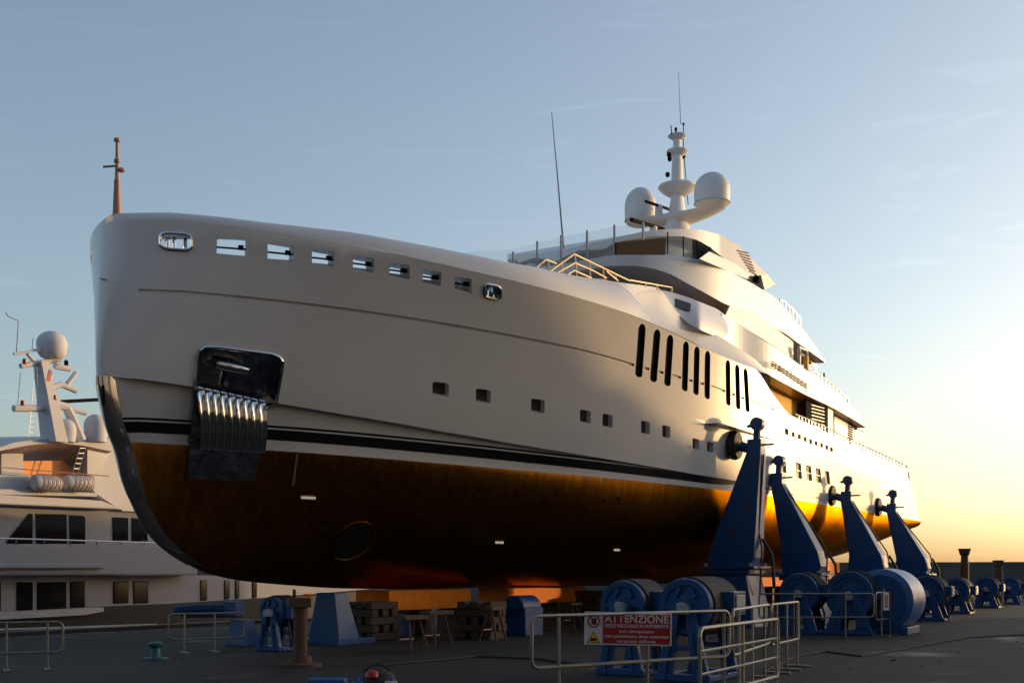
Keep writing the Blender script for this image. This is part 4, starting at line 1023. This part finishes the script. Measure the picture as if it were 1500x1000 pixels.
# ============================================================ QUAY MACHINERY
AX = Vector((SN, CS, 0)); PV = Vector((CS, -SN, 0)); RZ = PI / 2 - TH
def local_drum(mb, c, r, ln, fm=BLUE, tm=TYRE, rim=.06):
    """reel lying along the ship axis: painted end discs, dark winding"""
    x, y, z = c
    mb_ = mb
    mb.lathe((x, y, z), (1, 0, 0), [(0, r * .96), (rim, r), (rim + .01, r * .985), (ln - rim, r * .985), (ln, r)], tm, 36)
    return mb
def winch(name, loc, r, ln, lab, hz, group='winch reels along the yacht', rz=RZ, box_=True, cover=False, legs=True, scale=1):
    """support winch: A-frame, reel with flanges and hub, motor box"""
    e = empty(name, loc, rz); tag(e, lab, 'winch', group)
    b = MB()
    for k, (x0) in enumerate((-.06, ln * .96)):
        for sg in (-1, 1):
            b.frus((x0, sg * r * .72, 0), (.12, r * .62, 0), (x0, sg * r * .26, hz), (.09, r * .34, 0), BLUE)
            b.box((x0 - .07, sg * r * .5, hz * .35), (.03, .035, hz * .7), BLUE, M=Matrix.Rotation(sg * .42 * r / hz, 3, 'X'))
        b.box((x0, 0, .06), (.14, r * 2.1, .10), BLUE); b.box((x0, 0, hz * .45), (.07, r * 1.1, .08), BLUE)
    b.box((ln / 2, r * .9, .05), (ln + .1, .12, .08), BLUE); b.box((ln / 2, -r * .9, .05), (ln + .1, .12, .08), BLUE)
    b.build('frame', e, bevel=.012)
    d = MB(); d.lathe((.08, 0, hz), (1, 0, 0), [(0, r * .7), (.0, r * .98)] + [(.02 + (ln - .14) * k / 14, r * (1.035 if k % 2 else 1.07)) for k in range(15)] + [(ln - .12, r * .7)], TYRE, 40)
    dd_ = d.build('winding', e)
    for x0 in (0, ln - .1):
        f = MB(); f.lathe((x0, 0, hz), (1, 0, 0), [(0, r * .16), (-.03, r * .18), (-.03, r * .3), (.0, r * .34), (.012, r * .5), (.0, r * .72), (-.025, r * .76), (-.03, r * .97), (0, r), (.07, r), (.08, r * .9)], BLUE, 40); 
        for k in range(6):
            a = k * PI / 3; f.box((x0 - .012, math.cos(a) * r * .58, hz + math.sin(a) * r * .58), (.03, .07, r * .42), BLUE, M=Matrix.Rotation(-a + PI / 2, 3, 'X'))
        f.build('flange', e)
    h = MB(); h.lathe((-.2, 0, hz), (1, 0, 0), [(0, r * .12), (.02, r * .16), (.2, r * .16)], GREY, 16)
    h.box((-.16, -.05, hz - r * .1), (.14, .14, .12), GREY); h.build('hub', e)
    if box_:
        m = MB(); m.box((ln * .6, -r * 1.02, hz + r * .1), (.5, .32, .34), BLUE); m.box((ln * .6 + .0, -r * 1.02 - .17, hz + r * .1), (.36, .02, .24), GREY); m.build('motor_box', e, bevel=.015)
        p = MB(); p.tube([(ln * .3, -r * .9, hz * .9), (ln * .25, -r * 1.2, hz * .5), (ln * .4, -r * 1.1, .08)], .025, TYRE, 6); p.build('hose', e)
    return e
def scr(px, py, Y): return W(px, py, Y)
# nearest pair
D = []
def wn(px, Y, r, ln, cy, lab):
    D.append(winch('cable_winch', (scr(px, 842, Y).x, Y, 0), r, ln, lab, E0 - (cy - 842) * Y / F))
wn(912, 17.4, .37, .85, 886, 'blue and black cable winch behind the warning sign, nearest the middle of the picture')
wn(1003, 16.4, .40, 1.15, 888, 'large blue and black cable winch right of the warning sign, below the tallest blue arm')
wn(1170, 29.5, .50, .8, 868, 'dark blue cable winch under the second blue arm')
wn(1244, 29.2, .60, .7, 871, 'blue cable winch with square motor box left of the big rounded blue cover')
wn(1357, 38.0, .56, .9, 868, 'dark cable winch under the fourth blue arm, right of the big rounded blue cover')
wn(1400, 45.0, .52, .9, 866, 'distant cable winch below the flared rusty chimney post')
wn(1444, 53.0, .55, .8, 862, 'distant cable winch below the square topped dark post')
wn(1478, 60.0, .55, .8, 860, 'farthest cable winch at the right edge of the picture')
wn(398, 23.0, .30, .5, 895, 'blue cable winch under the bow left of the rusty post')
# rounded blue cover
cv = empty('winch_cover', (scr(1298, 842, 29.8).x, 29.8, 0), RZ); tag(cv, 'big rounded bright blue sheet metal cover with pale right side in the winch row', 'machine cover')
b = MB(); b.lathe((-.6, 0, .86), (1, 0, 0), [(0, .1), (0, .76), (.03, .80), (.9, .82), (1.5, .80), (1.75, .72), (1.85, .5), (1.87, .1)], BLUE2, 40); b.build('shell', cv)
b = MB(); b.box((.2, .0, .1), (1.5, 1.3, .2), BLUE); b.build('base', cv, bevel=.02)
b = MB(); b.lathe((-.64, 0, .86), (1, 0, 0), [(0, .3), (0, .64), (.03, .66)], BLUE, 30); b.build('end_plate', cv)

def arm(name, base_px, base_Y, top, lab, w0=.95, w1=.26, k=1.42):
    """hull support arm: tapered box column on a pedestal, pivot head and round rubber pad"""
    hx, hy = top; foot = scr(base_px, 842, base_Y); foot.z = 0
    e = empty(name, foot, RZ); tag(e, lab, 'support arm', 'blue support arms along the hull'); e.scale = (k, k, k)
    tz = (E0 + (842 - hy) * base_Y / F) / k
    ly = -(hx - base_px) * base_Y / (CS * F + SN * (hx - 750)) / k
    b = MB(); b.frus((0, 0, 0), (1.0, 1.1, 0), (0, 0, .95), (.85, .7, 0), BLUE); b.frus((0, 0, .95), (.95, .85, 0), (0, 0, 1.05), (.95, .85, 0), BLUE); b.build('pedestal', e, bevel=.015)
    # tapered column with a kink near the foot
    z1 = 1.0; z2 = 1.0 + (tz - 1) * .22
    c = MB(); kx = w0 / 2
    prof = [(z1, -.36, .36), (z1 + .25, -.44, .44), (z2, -.42 + ly * .1, .36 + ly * .1), (tz - .55, ly - w1 / 2, ly + w1 / 2), (tz - .32, ly - w1 / 2, ly + w1 / 2)]
    for k in range(len(prof) - 1):
        (za, a0, a1), (zb, c0, c1) = prof[k], prof[k + 1]
        for x_ in (0,): c.add([(-.26, a0, za), (-.26, a1, za), (.26, a1, za), (.26, a0, za), (-.16 if k > 1 else -.26, c0, zb), (-.16 if k > 1 else -.26, c1, zb), (.16 if k > 1 else .26, c1, zb), (.16 if k > 1 else .26, c0, zb)] if k != 3 else [(-.16, a0, za), (-.16, a1, za), (.16, a1, za), (.16, a0, za), (-.14, c0, zb), (-.14, c1, zb), (.14, c1, zb), (.14, c0, zb)],
              [(0, 1, 5, 4), (1, 2, 6, 5), (2, 3, 7, 6), (3, 0, 4, 7)] + ([(0, 3, 2, 1)] if k == 0 else []) + ([(4, 5, 6, 7)] if k == 3 else []), BLUE)
    c.build('column', e, bevel=.01)
    c = MB(); c.box((0, 0, 1.08), (1.02, 1.05, .04), BLUE)
    for a in (-.4, .4):
        for a2 in (-.42, .42): c.lathe((a, a2, 1.1), (0, 0, 1), [(0, .04), (.05, .04), (.055, .02)], GREY, 8)
    c.build('flange_plate', e)
    h = MB(); h.tube([(0, ly, tz - .36), (0, ly - .02, tz - .1)], .07, BLUE, 8); h.lathe((-.09, ly - .02, tz - .04), (1, 0, 0), [(0, .05), (.01, .12), (.17, .12), (.18, .05)], BLUE, 20); h.tube([(0, ly, tz - .04), (-.05, ly + .16, tz - .08)], .03, BLUE, 6)
    h.box((0, ly - .22, tz - .42), (.05, .22, .035), BLUE); h.build('pivot_head', e)
    p = MB(); yy = ly + .18
    p.tube([(0, ly + w1 * .3, tz - .5), (0, yy + .12, tz - .42)], .09, BLUE, 10)
    p.build('pad_bracket', e)
    p = MB(); pc = Vector((0, yy + .22, tz - .40)); p.lathe(pc, (0, 1, 0), [(-.08, .14), (-.07, .24), (.0, .27), (.06, .26), (.09, .20), (.05, .12), (.05, .02)], TYRE, 28); p.build('rubber_pad', e)
    q = MB(); q.tube([(-.05, ly - w1 / 2 - .02, tz - .6), (-.05, -.46, z2 + .1), (-.05, -.52, z2 - .15), (-.1, -.5, .6)], .018, TYRE, 5); q.tube([(.1, -.48, z2), (.1, -.66, z2 - .3), (.1, -.70, .7)], .03, TYRE, 6); q.build('hydraulic_hose', e)
    return e
arm('support_arm', 1077, 34.0, (1108, 620), 'tallest blue support arm, nearest of the four, pad raised high against the hull', k=1.6)
arm('support_arm', 1178, 36.2, (1140, 670), 'second blue support arm from the left, leaning on the copper bottom')
arm('support_arm', 1272, 41.2, (1241, 700), 'third blue support arm, behind the rounded blue cover')
arm('support_arm', 1338, 46.5, (1307, 720), 'fourth and farthest blue support arm, nearest the stern')

# ------------------------------------------------------------ barriers
def barrier(name, p0, p1, lab, h=1.1, zb=.5, panels=(.33, .67), r=.021, bars=0, mat_=GALV, group='pipe barriers along the machinery', mid=None):
    p0 = Vector(p0); p1 = Vector(p1); ln = (p1 - p0).length; ang = math.atan2(p1.y - p0.y, p1.x - p0.x)
    e = empty(name, p0, ang); tag(e, lab, 'barrier', group)
    rc = .09; loop = []
    def arc(cx, cz, a0, a1): return [(cx + rc * math.cos(a0 + (a1 - a0) * k / 4), 0, cz + rc * math.sin(a0 + (a1 - a0) * k / 4)) for k in range(5)]
    loop = arc(rc, h - rc, PI, PI / 2) + arc(ln - rc, h - rc, PI / 2, 0) + arc(ln - rc, zb + rc, 0, -PI / 2) + arc(rc, zb + rc, -PI / 2, -PI)
    MB().tube(loop + [loop[0]], r, mat_, 8, False).build('tube_frame', e)
    for q in panels:
        b = MB(); b.tube([(ln * q, 0, h), (ln * q, 0, .03)], r * .9, mat_, 8); b.box((ln * q, 0, .015), (.08, .42, .025), mat_); b.build('leg', e)
    for k in range(bars):
        z = zb + (h - zb) * (k + 1) / (bars + 1); MB().tube([(0, 0, z), (ln, 0, z)], r * .8, mat_, 6).build('rail', e)
    return e
Yb = 14.2
sx_ = lambda px, Y: (px - 750) * Y / F
Bm = barrier('pipe_barrier', (sx_(780, 18.4), 18.4, 0), (sx_(1068, 18.4), 18.4, 0), 'pipe barrier carrying the red warning sign', h=.84, zb=.09, panels=(.27, .74))
Bm.location.z = 0
def bpt(px, py_top, h=1.02):
    Y = (E0 - h) * F / (py_top - 842); return Vector((sx_(px, Y), Y, 0))
for o in list(Bm.children): pass
COL.objects.unlink(Bm)
for ch in list(COL.objects):
    if ch.parent == Bm: COL.objects.unlink(ch)
HB = 1.06
def bar2(x0, y0, x1, y1, lab, **k):
    return barrier('pipe_barrier', bpt(x0, y0, HB), bpt(x1, y1, HB), lab, h=HB, **k)
bar2(779, 902, 1068, 894, 'long pipe barrier carrying the red warning sign', zb=.50, panels=(.12, .55, .97))
bar2(1073, 893, 1127, 885, 'pipe barrier left of two in line just past the sign barrier', zb=.48, panels=(.15, .5, .85))
bar2(1129, 885, 1170, 881, 'end pipe barrier with its right side catching the light', zb=.45, panels=(.2, .55, .95))
barrier('pipe_barrier', bpt(1025, 920, .98), bpt(1140, 906, .98), 'low pipe barrier with three rails in front of the others, bottom right of the sign', h=.98, zb=.30, panels=(.5, .97), bars=2)
barrier('pipe_barrier', G(1112, 935), G(1280, 934), 'long pipe barrier in front of the blue winch with motor box', h=1.06, zb=.5, panels=(.3, .75))
barrier('pipe_barrier', G(1283, 933), G(1333, 925), 'pipe barrier with a small notice plate in front of the rounded blue cover', h=1.08, zb=.42, panels=(.15, .4, .7, .95))
bar2(1396, 853.5, 1412, 852, 'small distant pipe barrier with a plate, below the flared post', zb=.35, panels=(.2, .5, .9))
bar2(1444, 850, 1461, 849, 'farther small pipe barrier with a plate', zb=.35, panels=(.2, .5, .9))
bar2(1482, 848.5, 1494, 847.5, 'farthest small pipe barrier at the right edge', zb=.35, panels=(.2, .5, .9))
barrier('pipe_barrier', G(247, 957), G(358, 953), 'low pipe barrier in front of the blue pipes left of the rusty post', h=.76, zb=.27, panels=(.2, .6))
barrier('pipe_barrier', G(-60, 985), G(92, 980), 'pipe barrier at the left edge of the picture', h=.76, zb=.28, panels=(.45, .85))
# notice plates
for (x, y, w_, h_, Yd, lab) in ((1299, 880, 11, 26, 25.5, 'small worn notice plate on the barrier by the rounded blue cover'), (1404, 866, 7, 20, 60, 'small pale plate on the barrier below the flared post'), (1450, 860, 8, 16, 70, 'small orange lit plate on the farther barrier')):
    pass
def plate(x, y, w_, h_, Yd, lab):
    p = W(x, y, Yd); b = MB(); b.box((0, 0, 0), (w_ * Yd / F, .015, h_ * Yd / F), SIGNW); b.box((0, -.012, -.0), (w_ * Yd / F * .6, .006, h_ * Yd / F * .75), mat('faded_red', (.35, .12, .1), .5))
    o = b.build('notice_plate'); o.location = p; o.rotation_euler = (0, 0, .5); tag(o, lab, 'sign'); return o
plate(1298, 880, 11, 26, 27, 'small worn notice plate on the barrier by the rounded blue cover')
plate(1404, 864, 8, 20, 50, 'small pale plate on the distant barrier below the flared post')
plate(1450, 857, 9, 16, 60, 'small pale plate on the farther barrier below the square topped post')
# ------------------------------------------------------------ warning sign
YS = (E0 - HB) * F / (898 - 842) - .05
ppm = F / YS
sg = empty('warning_sign', (sx_(920, YS), YS, E0 + (842 - 920.5) / ppm), 0); sg.rotation_euler = (0, math.radians(1.2), 0)
tag(sg, 'red and white Italian warning sign reading ATTENZIONE hung on the long barrier', 'sign')
W_, H_ = 128 / ppm, 48 / ppm
MB().box((0, 0, 0), (W_, .012, H_), SIGNW).build('board', sg, bevel=.003)
rx0, rx1 = -W_ / 2 + 27 / ppm, W_ / 2 - 2.5 / ppm
MB().box(((rx0 + rx1) / 2, -.008, 0), (rx1 - rx0, .006, H_ - 5 / ppm), SIGNR).build('red_field', sg)
def text(body, size, x, z, m, wid_=None, name='lettering'):
    cu = bpy.data.curves.new('t', 'FONT'); cu.body = body; cu.size = size; cu.extrude = .001; cu.align_x = 'CENTER'; cu.align_y = 'CENTER'; cu.offset = size * .018
    to = bpy.data.objects.new('t', cu); COL.objects.link(to); bpy.context.view_layer.update()
    me = bpy.data.meshes.new_from_object(to.evaluated_get(bpy.context.evaluated_depsgraph_get())); COL.objects.unlink(to)
    xs = [v.co.x for v in me.vertices]; cur = max(xs) - min(xs); k = (wid_ / cur) if wid_ else 1
    for v in me.vertices: v.co = Vector((v.co.x * k, -v.co.z, v.co.y))
    me.materials.clear(); me.materials.append(m)
    o = bpy.data.objects.new(name, me); COL.objects.link(o); o.parent = sg; o.location = (x, -.0135, z); return o
cxr = (rx0 + rx1) / 2; fw = rx1 - rx0
text('ATTENZIONE', 15.5 / ppm, cxr, 14.2 / ppm, SIGNW, fw * .95)
text('MEZZI MECCANICI IN MOVIMENTO', 7 / ppm, cxr, 4.2 / ppm, SIGNW, fw * .95)
text('non oltrepassare', 6.2 / ppm, cxr, -3.5 / ppm, SIGNW, fw * .52)
text('non posizionare alcun materiale', 6.2 / ppm, cxr, -10.8 / ppm, SIGNW, fw * .95)
text("nei pressi dell'area", 6.2 / ppm, cxr, -18 / ppm, SIGNW, fw * .58)
lc = -W_ / 2 + 13.5 / ppm
b = MB(); b.tube([(lc + 8.3 / ppm * math.cos(k * PI / 18), -.009, (10.5 + 8.3 * math.sin(k * PI / 18)) / ppm) for k in range(37)], 1.1 / ppm, SIGNR, 6, False)
b.box((lc, -.012, 10.5 / ppm), (14 / ppm, .003, 1.8 / ppm), SIGNR, M=Matrix.Rotation(.8, 3, 'Y'))
b.build('prohibition_symbol', sg)
b = MB(); b.prism([(lc + x / ppm, -.0085, (10.5 + z) / ppm) for x, z in ((-3, 4.5), (-1.5, 5), (-.5, 2), (.5, 5), (2, 5), (3.5, 3), (4, -2), (2, -5), (-2, -5), (-4, -1), (-3, 0))], (0, -.002, 0), BLACK); b.build('hand_symbol', sg)
b = MB(); b.prism([(lc - 9.5 / ppm, -.008, -21 / ppm), (lc + 9.5 / ppm, -.008, -21 / ppm), (lc, -.008, -4 / ppm)], (0, -.003, 0), BLACK); b.prism([(lc - 8 / ppm, -.011, -20.2 / ppm), (lc + 8 / ppm, -.011, -20.2 / ppm), (lc, -.011, -5.8 / ppm)], (0, -.002, 0), SIGNY)
b.lathe((lc - 2 / ppm, -.0132, -16.5 / ppm), (0, -1, 0), [(0, 2.6 / ppm), (.001, 2.6 / ppm), (.0012, 1.3 / ppm)], BLACK, 14); b.lathe((lc + 2.2 / ppm, -.0132, -16.2 / ppm), (0, -1, 0), [(0, 2.2 / ppm), (.001, 2.2 / ppm), (.0012, 1.1 / ppm)], BLACK, 14); b.build('hazard_triangle', sg)

# ------------------------------------------------------------ under the hull
def keelblock(x0, x1, yt, yb, t, lab, d=1.0):
    a = T(x0, yt, t); c = T(x1, yb, t); s0, s1 = a[0], c[0]; z1 = a[2]; z0 = c[2]; z1 = min(z1, 1.14) if x1 < 1100 else z1
    o = world_of(s0, t, 0); e = empty('keel_girder', o, RZ); tag(e, lab, 'keel girder', 'orange girders under the keel')
    b = MB(); b.box(((s1 - s0) / 2, d / 2, (z0 + z1) / 2), (s1 - s0, d, z1 - z0), ORANGE); b.build('girder', e, bevel=.02)
    n = max(2, int((s1 - s0) / 1.2))
    for k in range(n + 1):
        x = .15 + (s1 - s0 - .3) * k / n; MB().box((x, d / 2, z0 / 2), (.22, d * .8, z0), RUST).build('block', e)
    return e
keelblock(570, 690, 862, 889, .9, 'orange girder under the keel left of centre, nearest the bow')
keelblock(745, 858, 860, 880, .9, 'bright orange girder under the keel behind the pipe barrier with the sign')
keelblock(1085, 1152, 845, 858, 2.5, 'yellow orange girder glimpsed between the first two blue arms', .8)
keelblock(1198, 1230, 822, 848, 3.2, 'added gold piece for sunlit parts under the stern, glimpsed between the second and third blue arms', .8)  # gold block added in place of sunlit stern parts, built like a girder
def trestle(px, py, hgt, lab, wdt=.5):
    g_ = G(px, py); e = empty('trestle', g_, RZ + random.uniform(-.3, .3)); tag(e, lab, 'trestle', 'trestles under the hull')
    b = MB(); b.box((0, 0, hgt - .04), (wdt + .2, .3, .08), RUST); b.build('top_beam', e, bevel=.01)
    for a in (-1, 1):
        for c_ in (-1, 1): MB().tube([(a * wdt * .3, c_ * .06, hgt - .08), (a * wdt * .5, c_ * .22, 0)], .026, RUST, 6).build('leg', e)
    MB().tube([(-wdt * .4, .14, hgt * .35), (wdt * .4, .14, hgt * .35)], .018, BRONZE, 5).build('brace', e)
    return e
trestle(603, 955, .72, 'small trestle left of two standing under the first orange girder')
trestle(640, 950, .78, 'small trestle right of two standing under the first orange girder')
trestle(722, 940, .8, 'trestle in the dark between the two orange girders')
trestle(770, 925, .75, 'trestle below the left end of the second orange girder')
trestle(838, 922, .75, 'trestle below the middle of the second orange girder, seen through the sign barrier')
# blue support under the bow
e = empty('blue_support_block', G(490, 942), RZ); tag(e, 'leaning blue steel support block under the keel right of the rusty post', 'support block')
b = MB(); b.frus((0, 0, 0), (.75, .9, 0), (-.1, 0, 1.12), (.42, .5, 0), BLUE); b.build('body', e, bevel=.015)
b = MB(); b.box((.1, 0, .06), (1.3, 1.1, .12), BLUE); b.build('base', e, bevel=.01)
e = empty('blue_support_block', G(355, 944), RZ); tag(e, 'low blue steel frame with horizontal pipes left of the small winch under the bow', 'support block')
b = MB(); b.frus((0, 0, 0), (.5, .55, 0), (0, 0, .55), (.35, .35, 0), BLUE); b.build('body', e, bevel=.01)
b = MB(); b.tube([(0, 0, .78), (-.6, .75, .78), (-.9, 1.1, .74)], .1, BLUE, 12); b.tube([(0, 0, .65), (-.8, 1.0, .65)], .06, BLUE, 10); b.box((-.15, .12, .78), (.3, .4, .32), BLUE); b.build('pipe', e, bevel=.01)
e = empty('blue_support_block', G(765, 930), RZ); tag(e, 'squat dark blue block with rounded top beneath the left end of the second orange girder', 'support block')
b = MB(); b.box((0, 0, .35), (.9, .7, .7), BLUE); b.lathe((-.45, 0, .7), (1, 0, 0), [(0, .3), (.9, .3)], BLUE, 24); b.build('body', e, bevel=.02)
e = empty('blue_support_block', G(592, 930), RZ); tag(e, 'rounded grey blue hydraulic block left of the small trestles', 'support block')
b = MB(); b.box((0, .3, .2), (1.1, .9, .4), BLUE); b.lathe((-.55, .3, .42), (1, 0, 0), [(0, .05), (0, .36), (1.1, .36), (1.1, .05)], GREY, 24); b.build('body', e, bevel=.02)
# rusty post near the bow
e = empty('rusty_post', G(440, 975), 0); tag(e, 'rusty iron capstan post with flat head standing in front of the bow', 'post')
b = MB(); b.lathe((0, 0, 0), (0, 0, 1), [(0, .16), (.12, .13), (.2, .115), (.95, .11), (1.0, .12)], RUST, 18); b.build('shaft', e)
b = MB(); b.lathe((0, 0, 0), (0, 0, 1), [(0, .36), (.05, .36), (.06, .2), (.18, .17)], RUST, 18); b.build('foot', e)
b = MB(); b.box((-.02, 0, 1.05), (.36, .3, .16), RUST, rz=.3); b.box((.12, .02, 1.17), (.14, .1, .05), ORANGE, rz=.3); b.tube([(-.1, 0, 1.13), (-.1, 0, 1.27)], .03, RUST, 8); b.build('head', e, bevel=.015)
# teal bollard
e = empty('bollard', G(228, 965), 0); tag(e, 'small teal mooring bollard on the quay at lower left', 'bollard')
b = MB(); b.lathe((0, 0, 0), (0, 0, 1), [(0, .17), (.03, .17), (.05, .09), (.2, .075), (.24, .13), (.28, .14), (.31, .1)], TEAL, 20); b.build('post', e)
b = MB(); b.box((0, 0, .012), (.42, .3, .024), TEAL); b.build('base_plate', e)
# exhaust posts in the distance
e = empty('flared_post', scr(1413, 842, 48) - Vector((0, 0, E0)), 0); tag(e, 'dark iron post with flared top above the distant winches', 'post')
b = MB(); b.lathe((0, 0, 0), (0, 0, 1), [(0, .2), (1.9, .17), (2.1, .15), (2.3, .14), (2.36, .2), (2.4, .2), (2.6, .26)], RUST, 16); b.build('column', e)
e = empty('square_top_post', scr(1462, 842, 58) - Vector((0, 0, E0)), 0); tag(e, 'dark iron post with square cap near the right edge', 'post')
b = MB(); b.lathe((0, 0, 0), (0, 0, 1), [(0, .28), (1.6, .24), (1.95, .2)], RUST, 14); b.build('column', e); b = MB(); b.box((0, 0, 2.1), (.42, .42, .3), RUST); b.build('cap', e, bevel=.03)
# bag with tools on a blue crate at the bottom edge
tb_ = empty('tool_bag', scr(553, 842, 14.6) - Vector((0, 0, E0 - .0)), .2); tag(tb_, 'dark tool bag with carrying strap standing at the bottom edge', 'bag')
b = MB(); b.lathe((0, 0, 0), (0, 0, 1), [(0, .2), (.02, .24), (.16, .25), (.27, .2), (.32, .1), (.33, .02)], TYRE, 20); b.build('body', tb_)
b = MB(); b.tube([(.2 * math.cos(k * PI / 10), 0, .18 + .2 * math.sin(k * PI / 10)) for k in range(11)], .014, TYRE, 6); b.build('strap', tb_)
b = MB(); b.lathe((-.08, -.16, .24), (0, 0, 1), [(0, .09), (.06, .08), (.09, .03)], RED, 14); b.build('flap', tb_)
for (px, lab, m, w_) in ((524, 'small blue plastic jug at the bottom edge left of the tool bag', BLUE2, .12), (573, 'beige and blue plastic canister at the bottom edge right of the tool bag', SOFFIT, .15)):
    e = empty('jerrycan', scr(px, 842, 14.3) - Vector((0, 0, E0)), .2); tag(e, lab, 'canister')
    b = MB(); b.box((0, 0, .1), (w_, .12, .2), m); b.build('body', e, bevel=.02); b = MB(); b.lathe((0, 0, .2), (0, 0, 1), [(0, .03), (.04, .03), (.045, .01)], BLUE2, 12); b.build('cap', e)
e = MB(); e.box((0, 0, .06), (.5, .3, .12), BLUE2); o = e.build('plastic_crate', bevel=.02); o.location = scr(480, 842, 15.6) - Vector((0, 0, E0)); tag(o, 'low bright blue plastic tray at the bottom edge left of the tool bag', 'tray')
# breakwater
b = MB()
pA, pB = W(-900, 838, 170), W(1700, 806, 92); pA.z = -1.2; pB.z = -1.2
d_ = (pB - pA); n_ = Vector((-d_.y, d_.x, 0)).normalized()
zA = E0 + (842 - 838) * 150 / F; zB = E0 + (842 - 806) * 92 / F
b.add([pA, pB, pB + n_ * 4, pA + n_ * 4, Vector((pA.x, pA.y, 2.6)), Vector((pB.x, pB.y, 2.6)), Vector((pB.x, pB.y, 2.6)) + n_ * 4, Vector((pA.x, pA.y, 2.6)) + n_ * 4], [(0, 1, 5, 4), (1, 2, 6, 5), (2, 3, 7, 6), (3, 0, 4, 7), (4, 5, 6, 7)], mat('breakwater_stone', (.10, .095, .09), .9, noise=.8, nscale=.6, bump=.5, bscale=2))
tag(b.build('breakwater_wall'), 'long low dark harbour wall on the horizon behind the stern', 'wall')

# unseen hall added behind the camera to keep the low sky off the bow
hall = empty('unseen_sky_blocker', (0, 0, 0)); tag(hall, 'unseen tall hall added behind the camera to block the low sky', 'light blocker')
HW = mat('blocker_cladding', (.045, .055, .08), .7, noise=.5, nscale=.4)
b = MB(); b.box((-8, -30, 12), (130, 30, 24), HW); b.build('wall', hall)
b = MB(); b.prism([(-74, -46, 24.003), (-74, -14.6, 24.003), (-74, -30, 28)], (132, 0, 0), GREY); b.build('roof', hall)
for k in range(5):
    b = MB(); b.box((-60 + k * 24, -14.9, 8), (16, .24, 16), GREY); b.build('gate', hall)

bow_shader = empty('unseen_bow_shader', (0, 0, 0)); tag(bow_shader, 'unseen plain block with a sloping end, added sunward to shade the bow', 'light blocker')  # unseen block added sunward, its profile shaped to throw shade on the bow
b = MB(); b.prism([(46, 34, 0), (46, 34, 13.4), (46, 47.9, 13.4), (46, 48.1, 11.6), (46, 50.7, 9.6), (46, 55.5, 6.8), (46, 55.5, 0)], (16, 0, 0), HW); b.build('wall', bow_shader)
b = MB(); b.prism([(45.7, 50.72, 9.61), (45.7, 50.72, 9.73), (45.7, 55.9, 6.72), (45.7, 55.9, 6.6)], (16.6, 0, 0), GREY); b.build('roof', bow_shader)
b = MB(); b.box((45.9, 44, 2.5), (.2, 4, 5), GREY); b.build('gate', bow_shader)

# loose stones and grit on the yard
b = MB()
for k in range(170):
    x = random.uniform(-9, 26); y = random.uniform(15.5, 46)
    if x / y > .46 or x / y < -.46: continue
    r = random.uniform(.006, .028); c = Vector((x, y, r * .4)); vs = [c + Vector((random.uniform(.6, 1.3) * r * a, random.uniform(.6, 1.3) * r * e, random.uniform(.4, .9) * r * g_)) for a in (-1, 1) for e in (-1, 1) for g_ in (-1, 1)]
    b.add(vs, [(0, 1, 3, 2), (4, 6, 7, 5), (0, 4, 5, 1), (2, 3, 7, 6), (0, 2, 6, 4), (1, 5, 7, 3)], CONC)
tag(b.build('grit'), 'small loose stones and grit scattered over the dark yard', 'grit', kind='stuff')
def cable(pts, r, lab, m=TYRE):
    tag(MB().tube([(*G(x, y).xy, r) for x, y in pts], r, m, 6).build('cable'), lab, 'cable')
cable([(1120, 985), (1165, 962), (1210, 955), (1262, 962), (1330, 950), (1420, 934), (1500, 930)], .018, 'thin black cable trailing over the yard at lower right')
cable([(560, 975), (640, 968), (700, 962), (790, 966), (850, 975)], .022, 'black hose lying on the yard in front of the trestles')

cs = empty('unseen_yacht_shader', (0, 0, 0)); tag(cs, 'unseen dark flat block far out sunward, added to shade the second yacht', 'light blocker')  # unseen block added to keep direct sun off the second yacht
b = MB(); b.box((63, 85, 5), (6, 13.5, 10), HW); b.build('wall', cs)
b = MB(); b.box((63, 85, 10.1), (6.6, 13.5, .2), GREY); b.build('roof', cs)

def crib(px, py, n, lab, w_=.9):
    e = empty('timber_crib', G(px, py), RZ + random.uniform(-.15, .15)); tag(e, lab, 'timber stack', 'timber stacks under the keel')
    for k in range(n):
        for q in (-1, 0, 1):
            b = MB(); d = (w_, .2, .17) if k % 2 == 0 else (.2, w_, .17); c = (random.uniform(-.03, .03), q * .33, .09 + k * .178) if k % 2 == 0 else (q * .33, random.uniform(-.03, .03), .09 + k * .178)
            b.box(c, d, TIMBER, rz=random.uniform(-.03, .03)); b.build('timber_beam', e, bevel=.015)
TIMBER = mat('weathered_timber', (.085, .05, .03), .85, noise=.9, nscale=5, streak=(1, 6, 6), bump=.4, bscale=18, col2=(.03, .018, .012))
crib(706, 935, 5, 'dark timber stack under the keel in the gap between the two orange girders')
crib(545, 936, 5, 'dark timber stack under the keel between the leaning blue block and the first orange girder')
crib(872, 918, 6, 'dark timber stack behind the sign barrier right of the second orange girder')
crib(952, 912, 6, 'dark timber stack glimpsed between the two nearest cable winches')
